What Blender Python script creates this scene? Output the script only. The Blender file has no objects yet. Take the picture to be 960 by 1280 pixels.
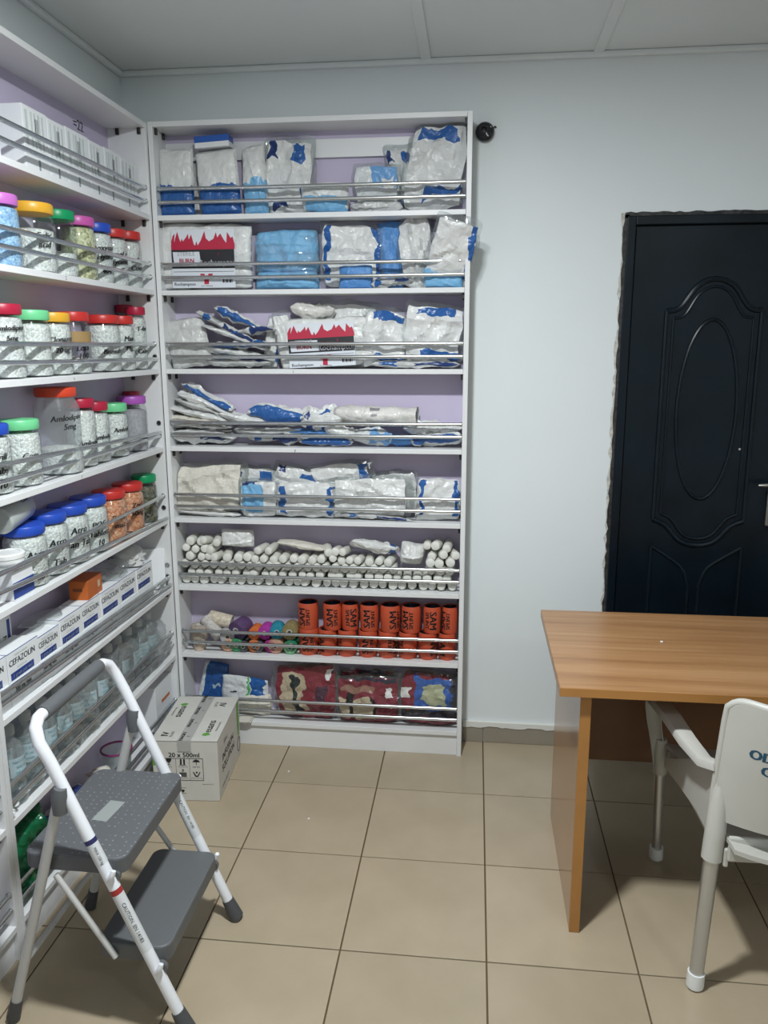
import bpy, bmesh, math, random
from mathutils import Vector, Matrix, Euler, noise

scene = bpy.context.scene
COL = scene.collection
R = math.radians

# ------------------------------------------------------------------ camera, world, light, exposure
FPX = 998.19
CAM = Vector((0.33775, -2.29591, 1.62801))
PITCH, YAW, ROLL = R(-11.7426), R(-6.4659), R(-0.1413)
FWD = Vector((math.sin(YAW)*math.cos(PITCH), math.cos(YAW)*math.cos(PITCH), math.sin(PITCH)))
RT0 = Vector((math.cos(YAW), -math.sin(YAW), 0))
UP0 = RT0.cross(FWD)
RT = math.cos(ROLL)*RT0 + math.sin(ROLL)*UP0
UP = math.cos(ROLL)*UP0 - math.sin(ROLL)*RT0
cd = bpy.data.cameras.new('camera')
cd.sensor_fit = 'VERTICAL'; cd.sensor_height = 24; cd.lens = 24*FPX/1280
cd.clip_start = .01
cam = bpy.data.objects.new('camera', cd); COL.objects.link(cam)
M = Matrix((RT, UP, -FWD)).transposed().to_4x4(); M.translation = CAM
cam.matrix_world = M
scene.camera = cam

world = bpy.data.worlds.new('world'); scene.world = world; world.use_nodes = True
world.node_tree.nodes['Background'].inputs[0].default_value = (.8, .9, 1, 1)
world.node_tree.nodes['Background'].inputs[1].default_value = .05
vs = scene.view_settings
vs.view_transform = 'Standard'; vs.look = 'None'; vs.gamma = 1; vs.use_curve_mapping = False
vs.exposure = 0.66
LAMPS = [((.06, -1.0, 2.63), 36.0, .16), ((1.75, -2.7, 2.63), 6.0, .16)]   # ceiling lamps: place, watts, size
LAMP_COLOR = (.94, .99, 1.0)

# room and furniture sizes (metres)
WX0, WX1, WY0, WY1, CEIL = -1.005, 2.9, -4.0, .824, 2.63
ZS = [2.099, 1.8335, 1.544, 1.248, .9635, .684, .3975, .1076]     # shelf tops
XL, XR, YF = -.853, .311, .682
T = .018

def ray(px, py): return FWD + RT*((px-480)/FPX) - UP*((py-640)/FPX)
def at_y(px, py, y): d = ray(px, py); return CAM + d*((y-CAM.y)/d.y)
def at_x(px, py, x): d = ray(px, py); return CAM + d*((x-CAM.x)/d.x)
def at_z(px, py, z): d = ray(px, py); return CAM + d*((z-CAM.z)/d.z)
def mpp(p): return (p-CAM).dot(FWD)/FPX          # metres per photo pixel at a point

# ------------------------------------------------------------------ materials
MATS = {}
def newmat(name):
    m = bpy.data.materials.new(name); m.use_nodes = True
    nt = m.node_tree; b = nt.nodes['Principled BSDF']
    return m, nt, b
def N(nt, t, **k):
    n = nt.nodes.new(t)
    for a, v in k.items(): setattr(n, a, v)
    return n
def coords(nt, kind='Object'):
    return N(nt, 'ShaderNodeTexCoord').outputs[kind]
def bump(nt, b, src, strength=.2, dist=.002):
    n = N(nt, 'ShaderNodeBump'); n.inputs['Strength'].default_value = strength; n.inputs['Distance'].default_value = dist
    nt.links.new(src, n.inputs['Height']); nt.links.new(n.outputs[0], b.inputs['Normal']); return n
def mat(name, col, rough=.5, metal=0, spec=.5, nscale=None, namt=.08, bscale=None, bstr=.15, bdist=.002, coat=0):
    if name in MATS: return MATS[name]
    m, nt, b = newmat(name)
    b.inputs['Base Color'].default_value = (*col, 1); b.inputs['Roughness'].default_value = rough
    b.inputs['Metallic'].default_value = metal; b.inputs['Specular IOR Level'].default_value = spec
    b.inputs['Coat Weight'].default_value = coat; b.inputs['Coat Roughness'].default_value = .1
    if nscale:
        t = N(nt, 'ShaderNodeTexNoise'); t.inputs['Scale'].default_value = nscale; t.inputs['Detail'].default_value = 4
        nt.links.new(coords(nt), t.inputs['Vector'])
        r = N(nt, 'ShaderNodeValToRGB'); e = r.color_ramp.elements
        e[0].position = .3; e[1].position = .7
        e[0].color = (*[c*(1-namt) for c in col], 1); e[1].color = (*[min(1, c*(1+namt)) for c in col], 1)
        nt.links.new(t.outputs['Fac'], r.inputs[0]); nt.links.new(r.outputs[0], b.inputs['Base Color'])
    if bscale:
        t = N(nt, 'ShaderNodeTexNoise'); t.inputs['Scale'].default_value = bscale; t.inputs['Detail'].default_value = 3
        nt.links.new(coords(nt), t.inputs['Vector']); bump(nt, b, t.outputs['Fac'], bstr, bdist)
    MATS[name] = m; return m

WHITE = mat('white_laminate', (.78, .79, .80), .35, nscale=3, namt=.02)
LAV = mat('lavender_board', (.58, .52, .68), .6, nscale=2, namt=.03)
WALL = mat('wall_paint', (.78, .83, .85), .62, nscale=1.5, namt=.025, bscale=35, bstr=.12, bdist=.004)
CEILM = mat('ceiling_paint', (.74, .78, .79), .6, nscale=1.2, namt=.03)
CHROME = mat('chrome', (.62, .64, .65), .22, 1.0)
DARK = mat('dark_plastic', (.02, .02, .022), .45)
INK = mat('black_ink', (.012, .012, .015), .6)
BLUEINK = mat('blue_ink', (.015, .05, .26), .5)
BLUE = (.026, .115, .36)
GROUT = mat('grout', (.13, .085, .045), .9)
SKIRT = mat('skirting_tile', (.30, .265, .215), .35, nscale=6, namt=.05)
PAPER = mat('white_card', (.80, .82, .84), .55)
WHT = mat('white_plastic', (.80, .81, .80), .32)
GREYP = mat('grey_plastic', (.115, .122, .130), .5, bscale=300, bstr=.2)
RUB = mat('dark_rubber', (.07, .072, .078), .6)
ALU = mat('aluminium', (.60, .61, .61), .38, .85)
RAILW = mat('white_enamel', (.83, .85, .90), .25, coat=.3)
GREYE = mat('grey_enamel', (.56, .56, .55), .35)
RED = mat('red_plastic', (.55, .025, .02), .35)
PLAINTXT = mat('white_print', (.82, .84, .88), .5)

def tile_mat():
    m, nt, b = newmat('floor_tile')
    oi = N(nt, 'ShaderNodeObjectInfo')
    t = N(nt, 'ShaderNodeTexNoise'); t.inputs['Scale'].default_value = 5; t.inputs['Detail'].default_value = 5
    nt.links.new(coords(nt), t.inputs['Vector'])
    r = N(nt, 'ShaderNodeValToRGB'); e = r.color_ramp.elements
    e[0].position = .3; e[1].position = .75; e[0].color = (.385, .318, .222, 1); e[1].color = (.445, .365, .262, 1)
    nt.links.new(t.outputs['Fac'], r.inputs[0])
    h = N(nt, 'ShaderNodeHueSaturation'); nt.links.new(r.outputs[0], h.inputs['Color'])
    mr = N(nt, 'ShaderNodeMapRange'); mr.inputs['To Min'].default_value = .95; mr.inputs['To Max'].default_value = 1.05
    nt.links.new(oi.outputs['Random'], mr.inputs['Value']); nt.links.new(mr.outputs[0], h.inputs['Value'])
    nt.links.new(h.outputs[0], b.inputs['Base Color'])
    b.inputs['Roughness'].default_value = .26
    return m
TILE = tile_mat()

def wood_mat(name, c0, c1, c2, rough=.3):
    m, nt, b = newmat(name)
    mp = N(nt, 'ShaderNodeMapping'); mp.inputs['Scale'].default_value = (1.1, 26, 26)
    nt.links.new(coords(nt), mp.inputs[0])
    t = N(nt, 'ShaderNodeTexNoise'); t.inputs['Scale'].default_value = 1; t.inputs['Detail'].default_value = 6; t.inputs['Roughness'].default_value = .65
    t.inputs['Distortion'].default_value = .4
    nt.links.new(mp.outputs[0], t.inputs['Vector'])
    r = N(nt, 'ShaderNodeValToRGB'); e = r.color_ramp.elements
    e[0].position = .30; e[0].color = (*c0, 1); e[1].position = .7; e[1].color = (*c2, 1)
    k = r.color_ramp.elements.new(.5); k.color = (*c1, 1)
    nt.links.new(t.outputs['Fac'], r.inputs[0]); nt.links.new(r.outputs[0], b.inputs['Base Color'])
    b.inputs['Roughness'].default_value = rough
    return m
WOOD = wood_mat('desk_wood', (.285, .138, .055), (.385, .203, .088), (.475, .272, .132))
WOODE = mat('desk_edge_band', (.40, .185, .05), .35, nscale=8, namt=.08)

def clear_mat(name, tint=(.93, .96, .95), gloss=.06, cloud=0.0, rough=.08):
    m, nt, b = newmat(name)
    nt.nodes.remove(b); out = nt.nodes['Material Output']
    tr = N(nt, 'ShaderNodeBsdfTransparent'); tr.inputs[0].default_value = (*tint, 1)
    gl = N(nt, 'ShaderNodeBsdfGlossy'); gl.inputs['Roughness'].default_value = rough
    lw = N(nt, 'ShaderNodeLayerWeight'); lw.inputs[0].default_value = .25
    ad = N(nt, 'ShaderNodeMath', operation='MULTIPLY_ADD'); ad.inputs[1].default_value = .45; ad.inputs[2].default_value = gloss; ad.use_clamp = True
    nt.links.new(lw.outputs['Facing'], ad.inputs[0])
    base = tr
    if cloud:
        df = N(nt, 'ShaderNodeBsdfDiffuse'); df.inputs[0].default_value = (.78, .82, .82, 1)
        tl = N(nt, 'ShaderNodeBsdfTranslucent'); tl.inputs[0].default_value = (.78, .82, .82, 1)
        a2 = N(nt, 'ShaderNodeMixShader'); a2.inputs[0].default_value = .5
        nt.links.new(df.outputs[0], a2.inputs[1]); nt.links.new(tl.outputs[0], a2.inputs[2])
        mx = N(nt, 'ShaderNodeMixShader'); mx.inputs[0].default_value = cloud
        nt.links.new(tr.outputs[0], mx.inputs[1]); nt.links.new(a2.outputs[0], mx.inputs[2]); base = mx
    m2 = N(nt, 'ShaderNodeMixShader')
    nt.links.new(ad.outputs[0], m2.inputs[0]); nt.links.new(base.outputs[0], m2.inputs[1]); nt.links.new(gl.outputs[0], m2.inputs[2])
    nt.links.new(m2.outputs[0], out.inputs[0])
    return m
CLEAR = clear_mat('clear_plastic')
CLOUDY = clear_mat('cloudy_plastic', (.92, .95, .95), .05, .22, .15)
FILM = clear_mat('clear_film', (.95, .97, .97), .07, .10, .12)
FROST = clear_mat('frosted_plastic', (.9, .94, .93), .04, .6, .3)

def pills_mat(name, cols, scale=150):
    if name in MATS: return MATS[name]
    m, nt, b = newmat(name)
    v = N(nt, 'ShaderNodeTexVoronoi'); v.inputs['Scale'].default_value = scale
    nt.links.new(coords(nt), v.inputs['Vector'])
    sep = N(nt, 'ShaderNodeSeparateColor'); nt.links.new(v.outputs['Color'], sep.inputs[0])
    r = N(nt, 'ShaderNodeValToRGB'); r.color_ramp.interpolation = 'CONSTANT'
    e = r.color_ramp.elements; e[0].color = (*cols[0], 1); e[1].position = 1/len(cols); e[1].color = (*cols[1 % len(cols)], 1)
    for i in range(2, len(cols)):
        k = e.new(i/len(cols)); k.color = (*cols[i], 1)
    nt.links.new(sep.outputs[0], r.inputs[0]); nt.links.new(r.outputs[0], b.inputs['Base Color'])
    inv = N(nt, 'ShaderNodeMath', operation='SUBTRACT'); inv.inputs[0].default_value = 1
    nt.links.new(v.outputs['Distance'], inv.inputs[1])
    bump(nt, b, inv.outputs[0], .9, .0030)
    b.inputs['Roughness'].default_value = .5
    MATS[name] = m; return m
P_WHITE = pills_mat('white_tablets', [(.80, .80, .78), (.70, .71, .70), (.84, .84, .83), (.62, .64, .64)])
P_BLUE = pills_mat('blue_tablets', [(.30, .52, .80), (.38, .60, .85), (.24, .42, .68), (.45, .65, .86)])
P_GREEN = pills_mat('pale_green_tablets', [(.58, .58, .34), (.68, .66, .42), (.36, .36, .19), (.72, .72, .52)], 125)  # darkest green cells paint the shaded gaps between tablets into the colour
P_ORANGE = pills_mat('orange_tablets', [(.72, .28, .14), (.78, .36, .20), (.60, .22, .10), (.80, .44, .28)], 130)
P_DARK = pills_mat('dark_capsules', [(.10, .11, .07), (.18, .15, .09), (.06, .07, .05), (.24, .22, .16)], 115)
P_GREY = mat('grey_powder', (.42, .40, .44), .8, nscale=90, namt=.2)

def print_mat(name, base, rects, rough=.32, wr=60, spec=.5, warp=.30, crease=1.0):
    """base colour with printed rectangles (u0,v0,u1,v1,colour) on the UV map and a fine crinkle"""
    if name in MATS: return MATS[name]
    m, nt, b = newmat(name)
    uv = coords(nt, 'UV')
    nz = N(nt, 'ShaderNodeTexNoise'); nz.inputs['Scale'].default_value = 4
    oi = N(nt, 'ShaderNodeObjectInfo')
    off = N(nt, 'ShaderNodeVectorMath', operation='ADD'); nt.links.new(uv, off.inputs[0])
    cmb = N(nt, 'ShaderNodeCombineXYZ'); sc = N(nt, 'ShaderNodeMath', operation='MULTIPLY'); sc.inputs[1].default_value = 40
    nt.links.new(oi.outputs['Random'], sc.inputs[0]); nt.links.new(sc.outputs[0], cmb.inputs[2]); nt.links.new(cmb.outputs[0], off.inputs[1])
    nt.links.new(off.outputs[0], nz.inputs['Vector'])
    ctr = N(nt, 'ShaderNodeVectorMath', operation='SUBTRACT'); ctr.inputs[1].default_value = (.5, .5, .5); nt.links.new(nz.outputs['Color'], ctr.inputs[0])
    mad = N(nt, 'ShaderNodeVectorMath', operation='MULTIPLY_ADD'); mad.inputs[1].default_value = (warp, warp, 0)
    nt.links.new(ctr.outputs[0], mad.inputs[0]); nt.links.new(uv, mad.inputs[2])
    sp = N(nt, 'ShaderNodeSeparateXYZ'); nt.links.new(mad.outputs[0], sp.inputs[0])
    cur = None
    t2 = N(nt, 'ShaderNodeTexNoise'); t2.inputs['Scale'].default_value = 14; nt.links.new(coords(nt), t2.inputs['Vector'])
    rr = N(nt, 'ShaderNodeValToRGB'); e = rr.color_ramp.elements
    e[0].position = .35; e[1].position = .65
    e[0].color = (*[c*.93 for c in base], 1); e[1].color = (*[min(1, c*1.04) for c in base], 1)
    nt.links.new(t2.outputs['Fac'], rr.inputs[0]); cur = rr.outputs[0]
    def op(o, a, c, bb=None):
        n = N(nt, 'ShaderNodeMath', operation=o); nt.links.new(a, n.inputs[0])
        if bb is not None: nt.links.new(bb, n.inputs[1])
        else: n.inputs[1].default_value = c
        return n.outputs[0]
    for (u0, v0, u1, v1, c) in rects:
        f = op('MULTIPLY', op('GREATER_THAN', sp.outputs[0], u0), 0, op('LESS_THAN', sp.outputs[0], u1))
        g = op('MULTIPLY', op('GREATER_THAN', sp.outputs[1], v0), 0, op('LESS_THAN', sp.outputs[1], v1))
        h = op('MULTIPLY', f, 0, g)
        mx = N(nt, 'ShaderNodeMix', data_type='RGBA'); nt.links.new(h, mx.inputs[0])
        nt.links.new(cur, mx.inputs[6]); mx.inputs[7].default_value = (*c, 1); cur = mx.outputs[2]
    nt.links.new(cur, b.inputs['Base Color']); b.inputs['Roughness'].default_value = rough
    b.inputs['Specular IOR Level'].default_value = spec
    t = N(nt, 'ShaderNodeTexNoise'); t.inputs['Scale'].default_value = wr; t.inputs['Detail'].default_value = 2
    nt.links.new(coords(nt), t.inputs['Vector'])
    # sharp creases: folded cells warped by noise
    wv = N(nt, 'ShaderNodeTexNoise'); wv.inputs['Scale'].default_value = 12; nt.links.new(coords(nt), wv.inputs['Vector'])
    wa = N(nt, 'ShaderNodeVectorMath', operation='MULTIPLY_ADD'); wa.inputs[1].default_value = (.06, .06, .06)
    nt.links.new(wv.outputs['Color'], wa.inputs[0]); nt.links.new(coords(nt), wa.inputs[2])
    vo = N(nt, 'ShaderNodeTexVoronoi', feature='DISTANCE_TO_EDGE'); vo.inputs['Scale'].default_value = 24; nt.links.new(wa.outputs[0], vo.inputs['Vector'])
    add = N(nt, 'ShaderNodeMath', operation='MULTIPLY_ADD'); add.inputs[1].default_value = 2.2*crease; nt.links.new(vo.outputs['Distance'], add.inputs[0]); nt.links.new(t.outputs['Fac'], add.inputs[2])
    bump(nt, b, add.outputs[0], .55, .006)
    MATS[name] = m; return m
PW = (.74, .75, .74)
LB = (.20, .46, .72)
CREAM = (.70, .67, .60)
GREYW = (.60, .61, .60)
NAVY = (.02, .045, .17)
M_PLAIN = print_mat('pouch_plain', PW, [])
M_GREY = print_mat('pouch_grey', GREYW, [])
M_CREAM = print_mat('pouch_cream', CREAM, [], .7)
M_LB = print_mat('drape_light_blue', LB, [], .55)
M_BL = print_mat('drape_mid_blue', (.10, .28, .62), [], .5)
M_BOT = print_mat('pouch_blue_lower', PW, [(-1, -1, 2, .44, BLUE)])
M_BAND = print_mat('pouch_band_right', PW, [(.80, .1, .93, .95, BLUE)])
M_TWOB = print_mat('pouch_bands_both', PW, [(.86, .1, .96, .95, BLUE), (.08, .1, .18, .95, BLUE)])
M_SPOT = print_mat('pouch_spots', PW, [(.55, .68, .80, .86, BLUE), (.12, .72, .26, .9, NAVY), (.78, .2, .92, .36, BLUE), (.2, .1, .55, .2, NAVY)])
M_DIAG = print_mat('pouch_cap_blue', PW, [(.2, .78, .8, .92, BLUE), (.35, .12, .95, .24, BLUE)])
M_EDGE = print_mat('pouch_edge_blue', PW, [(.05, .84, .95, 3, BLUE)])
M_EDGE2 = print_mat('pouch_edge_navy', GREYW, [(.50, .86, .95, 3, NAVY), (.1, .80, .25, 3, BLUE)])
M_HALF = print_mat('pouch_half_sheet', (.70, .73, .74), [(.42, .5, .98, .96, (.16, .36, .66)), (.62, .45, .86, .72, PW)])
M_LBW = print_mat('pouch_light_blue_fold', PW, [(.05, -1, .98, .5, LB)])
M_WIN = print_mat('pouch_window_blue', PW, [(.12, .12, .6, .86, LB), (.2, .85, .5, .98, NAVY)])
M_STAMP = print_mat('pouch_stamped', (.72, .71, .68), [(.42, .34, .56, .40, (.25, .25, .26)), (.45, .47, .54, .52, (.35, .35, .36))], warp=.1)

# ------------------------------------------------------------------ mesh helpers
class MB:
    def __init__(s): s.v = []; s.f = []; s.m = []; s.uv = None
    def add(s, vs_, fs, mi=0):
        o = len(s.v); s.v += [tuple(p) for p in vs_]; s.f += [tuple(i+o for i in f) for f in fs]; s.m += [mi]*len(fs); return s
    def box(s, x0, x1, y0, y1, z0, z1, mi=0, bev=0):
        if bev:
            bm = bmesh.new(); bmesh.ops.create_cube(bm, size=1)
            for v in bm.verts: v.co = Vector(((x0+x1)/2+v.co.x*(x1-x0), (y0+y1)/2+v.co.y*(y1-y0), (z0+z1)/2+v.co.z*(z1-z0)))
            bmesh.ops.bevel(bm, geom=list(bm.edges), offset=bev, segments=2, affect='EDGES', profile=.5)
            bm.verts.index_update()
            s.add([v.co for v in bm.verts], [[v.index for v in f.verts] for f in bm.faces], mi); bm.free(); return s
        v = [(x, y, z) for x in (x0, x1) for y in (y0, y1) for z in (z0, z1)]
        return s.add(v, [(0, 1, 3, 2), (4, 6, 7, 5), (0, 4, 5, 1), (2, 3, 7, 6), (0, 2, 6, 4), (1, 5, 7, 3)], mi)
    def tube(s, path, r, n=12, mi=0, cap=True, closed=False):
        P = [Vector(p) for p in path]; k = len(P); rr = r if isinstance(r, (list, tuple)) else [r]*k
        rings = []; prev = None
        for i in range(k):
            if closed: t = (P[(i+1) % k]-P[i-1])
            else: t = P[min(i+1, k-1)]-P[max(i-1, 0)]
            t.normalize()
            if prev is None:
                a = Vector((0, 0, 1)) if abs(t.z) < .9 else Vector((1, 0, 0))
                nrm = (a-t*a.dot(t)).normalized()
            else: nrm = (prev-t*prev.dot(t)).normalized()
            prev = nrm; b = t.cross(nrm)
            rings.append([P[i]+(nrm*math.cos(q)+b*math.sin(q))*rr[i] for q in [2*math.pi*j/n for j in range(n)]])
        o = [p for g in rings for p in g]; fs = []
        for i in range(k if closed else k-1):
            i2 = (i+1) % k
            for j in range(n): fs.append((i*n+j, i*n+(j+1) % n, i2*n+(j+1) % n, i2*n+j))
        if cap and not closed: fs += [tuple(range(n))[::-1], tuple((k-1)*n+j for j in range(n))]
        return s.add(o, fs, mi)
    def lathe(s, prof, n=24, mi=0, c=(0, 0, 0), cap=True):
        o = []; fs = []
        for (r, z) in prof: o += [(c[0]+r*math.cos(2*math.pi*j/n), c[1]+r*math.sin(2*math.pi*j/n), c[2]+z) for j in range(n)]
        for i in range(len(prof)-1):
            for j in range(n): fs.append((i*n+j, i*n+(j+1) % n, (i+1)*n+(j+1) % n, (i+1)*n+j))
        if cap: fs += [tuple(range(n))[::-1], tuple((len(prof)-1)*n+j for j in range(n))]
        return s.add(o, fs, mi)
    def prism(s, pts, y0, y1, mi=0):      # polygon in x,z extruded along y
        n = len(pts)
        o = [(x, y0, z) for x, z in pts]+[(x, y1, z) for x, z in pts]
        fs = [tuple(range(n)), tuple(range(2*n-1, n-1, -1))]+[(i, i+n, (i+1) % n+n, (i+1) % n) for i in range(n)]
        return s.add(o, fs, mi)
    def xf(s, mtx):
        s.v = [tuple(mtx @ Vector(p)) for p in s.v]; return s
    def mesh(s, name, mats, smooth=False):
        me = bpy.data.meshes.new(name); me.from_pydata(s.v, [], s.f)
        for m in (mats if isinstance(mats, (list, tuple)) else [mats]): me.materials.append(m)
        if s.uv:
            l = me.uv_layers.new(name='UVMap')
            for lp in me.loops: l.data[lp.index].uv = s.uv[lp.vertex_index]
        bm = bmesh.new(); bm.from_mesh(me); bmesh.ops.recalc_face_normals(bm, faces=bm.faces); bm.to_mesh(me); bm.free()
        if len(s.m) == len(me.polygons): me.polygons.foreach_set('material_index', s.m)
        if smooth:
            me.polygons.foreach_set('use_smooth', [True]*len(me.polygons))
            if smooth != 'all': me.set_sharp_from_angle(angle=R(smooth if smooth is not True else 40))
        me.update(); return me
    def build(s, name, mats, parent=None, smooth=False):
        return link(name, s.mesh(name, mats, smooth), parent)

def link(name, me, parent=None):
    o = bpy.data.objects.new(name, me); COL.objects.link(o)
    if parent: o.parent = parent
    return o
def tag(o, label, cat, group=None):
    o['label'] = label; o['category'] = cat
    if group: o['group'] = group
    return o
def struct(o): o['kind'] = 'structure'; return o
def thing(name, label, cat, loc=(0, 0, 0), rot=(0, 0, 0), group=None):
    o = bpy.data.objects.new(name, None); COL.objects.link(o); o.empty_display_size = .05
    o.location = loc; o.rotation_euler = rot
    return tag(o, label, cat, group)
def sempty(name):
    o = bpy.data.objects.new(name, None); COL.objects.link(o); return struct(o)

TXT = {}
def text_geo(s, cut=None):
    if (s, cut) not in TXT:
        c = bpy.data.curves.new('t', 'FONT'); c.body = s; c.align_x = 'CENTER'; c.align_y = 'CENTER'; c.resolution_u = 2; c.fill_mode = 'FRONT'
        o = bpy.data.objects.new('t', c); me = bpy.data.meshes.new_from_object(o)
        bm = bmesh.new(); bm.from_mesh(me); bmesh.ops.triangulate(bm, faces=bm.faces)
        if cut:
            for ax, st in enumerate(cut):
                if not st: continue
                lo = min(v.co[ax] for v in bm.verts); hi = max(v.co[ax] for v in bm.verts); q = lo+st
                while q < hi:
                    co = [0, 0, 0]; co[ax] = q; no = [0, 0, 0]; no[ax] = 1
                    bmesh.ops.bisect_plane(bm, geom=list(bm.verts)+list(bm.edges)+list(bm.faces), plane_co=co, plane_no=no); q += st
            bmesh.ops.triangulate(bm, faces=bm.faces)
        bm.verts.index_update()
        TXT[(s, cut)] = ([v.co.copy() for v in bm.verts], [tuple(v.index for v in f.verts) for f in bm.faces]); bm.free()
        bpy.data.objects.remove(o); bpy.data.curves.remove(c); bpy.data.meshes.remove(me)
    return TXT[(s, cut)]
def text_on(mb, s, size, fn, mi=0, sx=1.0, bold=0, shear=0, cut=None):
    """lettering laid on a surface: fn(x, y) -> point"""
    v, f = text_geo(s, cut)
    for d in ([0] if not bold else [-bold, 0, bold]):
        mb.add([fn(p.x*size*sx+p.y*size*shear+d, p.y*size) for p in v], f, mi)
    return mb

# ------------------------------------------------------------------ room shell
def build_room():
    fl = MB().box(WX0, WX1, WY0, WY1, -.06, -.006).build('floor', GROUT); struct(fl)
    TX, TY = .4, .414; g = .0022
    me = MB().box(-TX/2+g, TX/2-g, -TY/2+g, TY/2-g, -.008, 0, bev=.0012).mesh('tile', TILE)
    cut = {}
    i0, i1 = math.floor(WX0/TX), math.ceil(WX1/TX); j0, j1 = math.floor(WY0/TY), math.ceil(WY1/TY)
    for i in range(i0, i1):
        for j in range(j0, j1):
            a, b, c, d = max(i*TX, WX0)+g, min((i+1)*TX, WX1)-g, max(j*TY, WY0)+g, min((j+1)*TY, WY1)-g
            if b-a < .02 or d-c < .02: continue
            full = abs(b-a-TX+2*g) < 1e-4 and abs(d-c-TY+2*g) < 1e-4
            cx, cy = (a+b)/2, (c+d)/2
            if full: m = me
            else:
                key = (round(b-a, 4), round(d-c, 4))
                if key not in cut: cut[key] = MB().box(-(b-a)/2, (b-a)/2, -(d-c)/2, (d-c)/2, -.008, 0, bev=.0012).mesh('tile', TILE)
                m = cut[key]
            o = link('tile', m, fl); o.location = (cx, cy, 0)
    ce = MB().box(WX0-.1, WX1+.1, WY0-.1, WY1+.1, CEIL+.012, CEIL+.1).build('ceiling', CEILM); struct(ce)
    seams = [WX0, .14, .74, 1.34, 1.94, 2.54, WX1]
    for a, b in zip(seams[:-1], seams[1:]):
        MB().box(a+.002, b-.002, WY0, WY1, CEIL, CEIL+.012).build('ceiling_board', CEILM, ce)
    for s in seams[1:-1]:
        MB().box(s-.018, s+.018, WY0, WY1-.02, CEIL-.006, CEIL, bev=.002).build('joint_strip', CEILM, ce)
    struct(MB().box(WX0, WX1, WY1-.022, WY1, CEIL-.02, CEIL, bev=.006).build('trim_1', CEILM))
    struct(MB().box(WX0, WX0+.022, WY0, WY1-.022, CEIL-.02, CEIL, bev=.006).build('trim_2', CEILM))
    # back wall with the door opening
    DX0, DX1, DZ = .872, 1.80, 2.086
    wb = MB()
    wb.box(WX0-.1, DX0, WY1, WY1+.12, 0, CEIL); wb.box(DX0, DX1, WY1, WY1+.12, DZ, CEIL); wb.box(DX1, WX1+.1, WY1, WY1+.12, 0, CEIL)
    struct(wb.build('wall_back', WALL))
    struct(MB().box(WX0-.1, WX0, WY0, WY1, 0, CEIL).build('wall_left', WALL))
    struct(MB().box(WX1, WX1+.1, WY0, WY1, 0, CEIL).build('wall_right', WALL))
    struct(MB().box(WX0-.1, WX1+.1, WY0-.1, WY0, 0, CEIL).build('wall_rear', WALL))
    # tiled skirting along the back wall with its ragged plaster edge
    sk = sempty('baseboard_back')
    xs = [XR+.004, .4, .8, DX0-.012]
    for a, b in zip(xs[:-1], xs[1:]): MB().box(a+.0012, b-.0012, WY1-.010, WY1, .001, .074, bev=.0012).build('skirting_tile', SKIRT, sk)
    xs = [DX1+.012, 2.0, 2.4, 2.8, WX1]
    for a, b in zip(xs[:-1], xs[1:]): MB().box(a+.0012, b-.0012, WY1-.010, WY1, .001, .074, bev=.0012).build('skirting_tile', SKIRT, sk)
    rnd = random.Random(4); pts = [(XR+.004, .098)]
    x = XR+.004; low = []
    while x < DX0-.01:
        low.append((x, .072+rnd.uniform(-.006, .003))); x += .018
    low.append((DX0-.012, .074))
    MB().prism([(XR+.004, .092), (DX0-.012, .092)]+low[::-1], WY1-.014, WY1-.0005).build('plaster_lip', mat('plaster', (.76, .76, .72), .8, bscale=60), sk)
    return DX0, DX1, DZ

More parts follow.
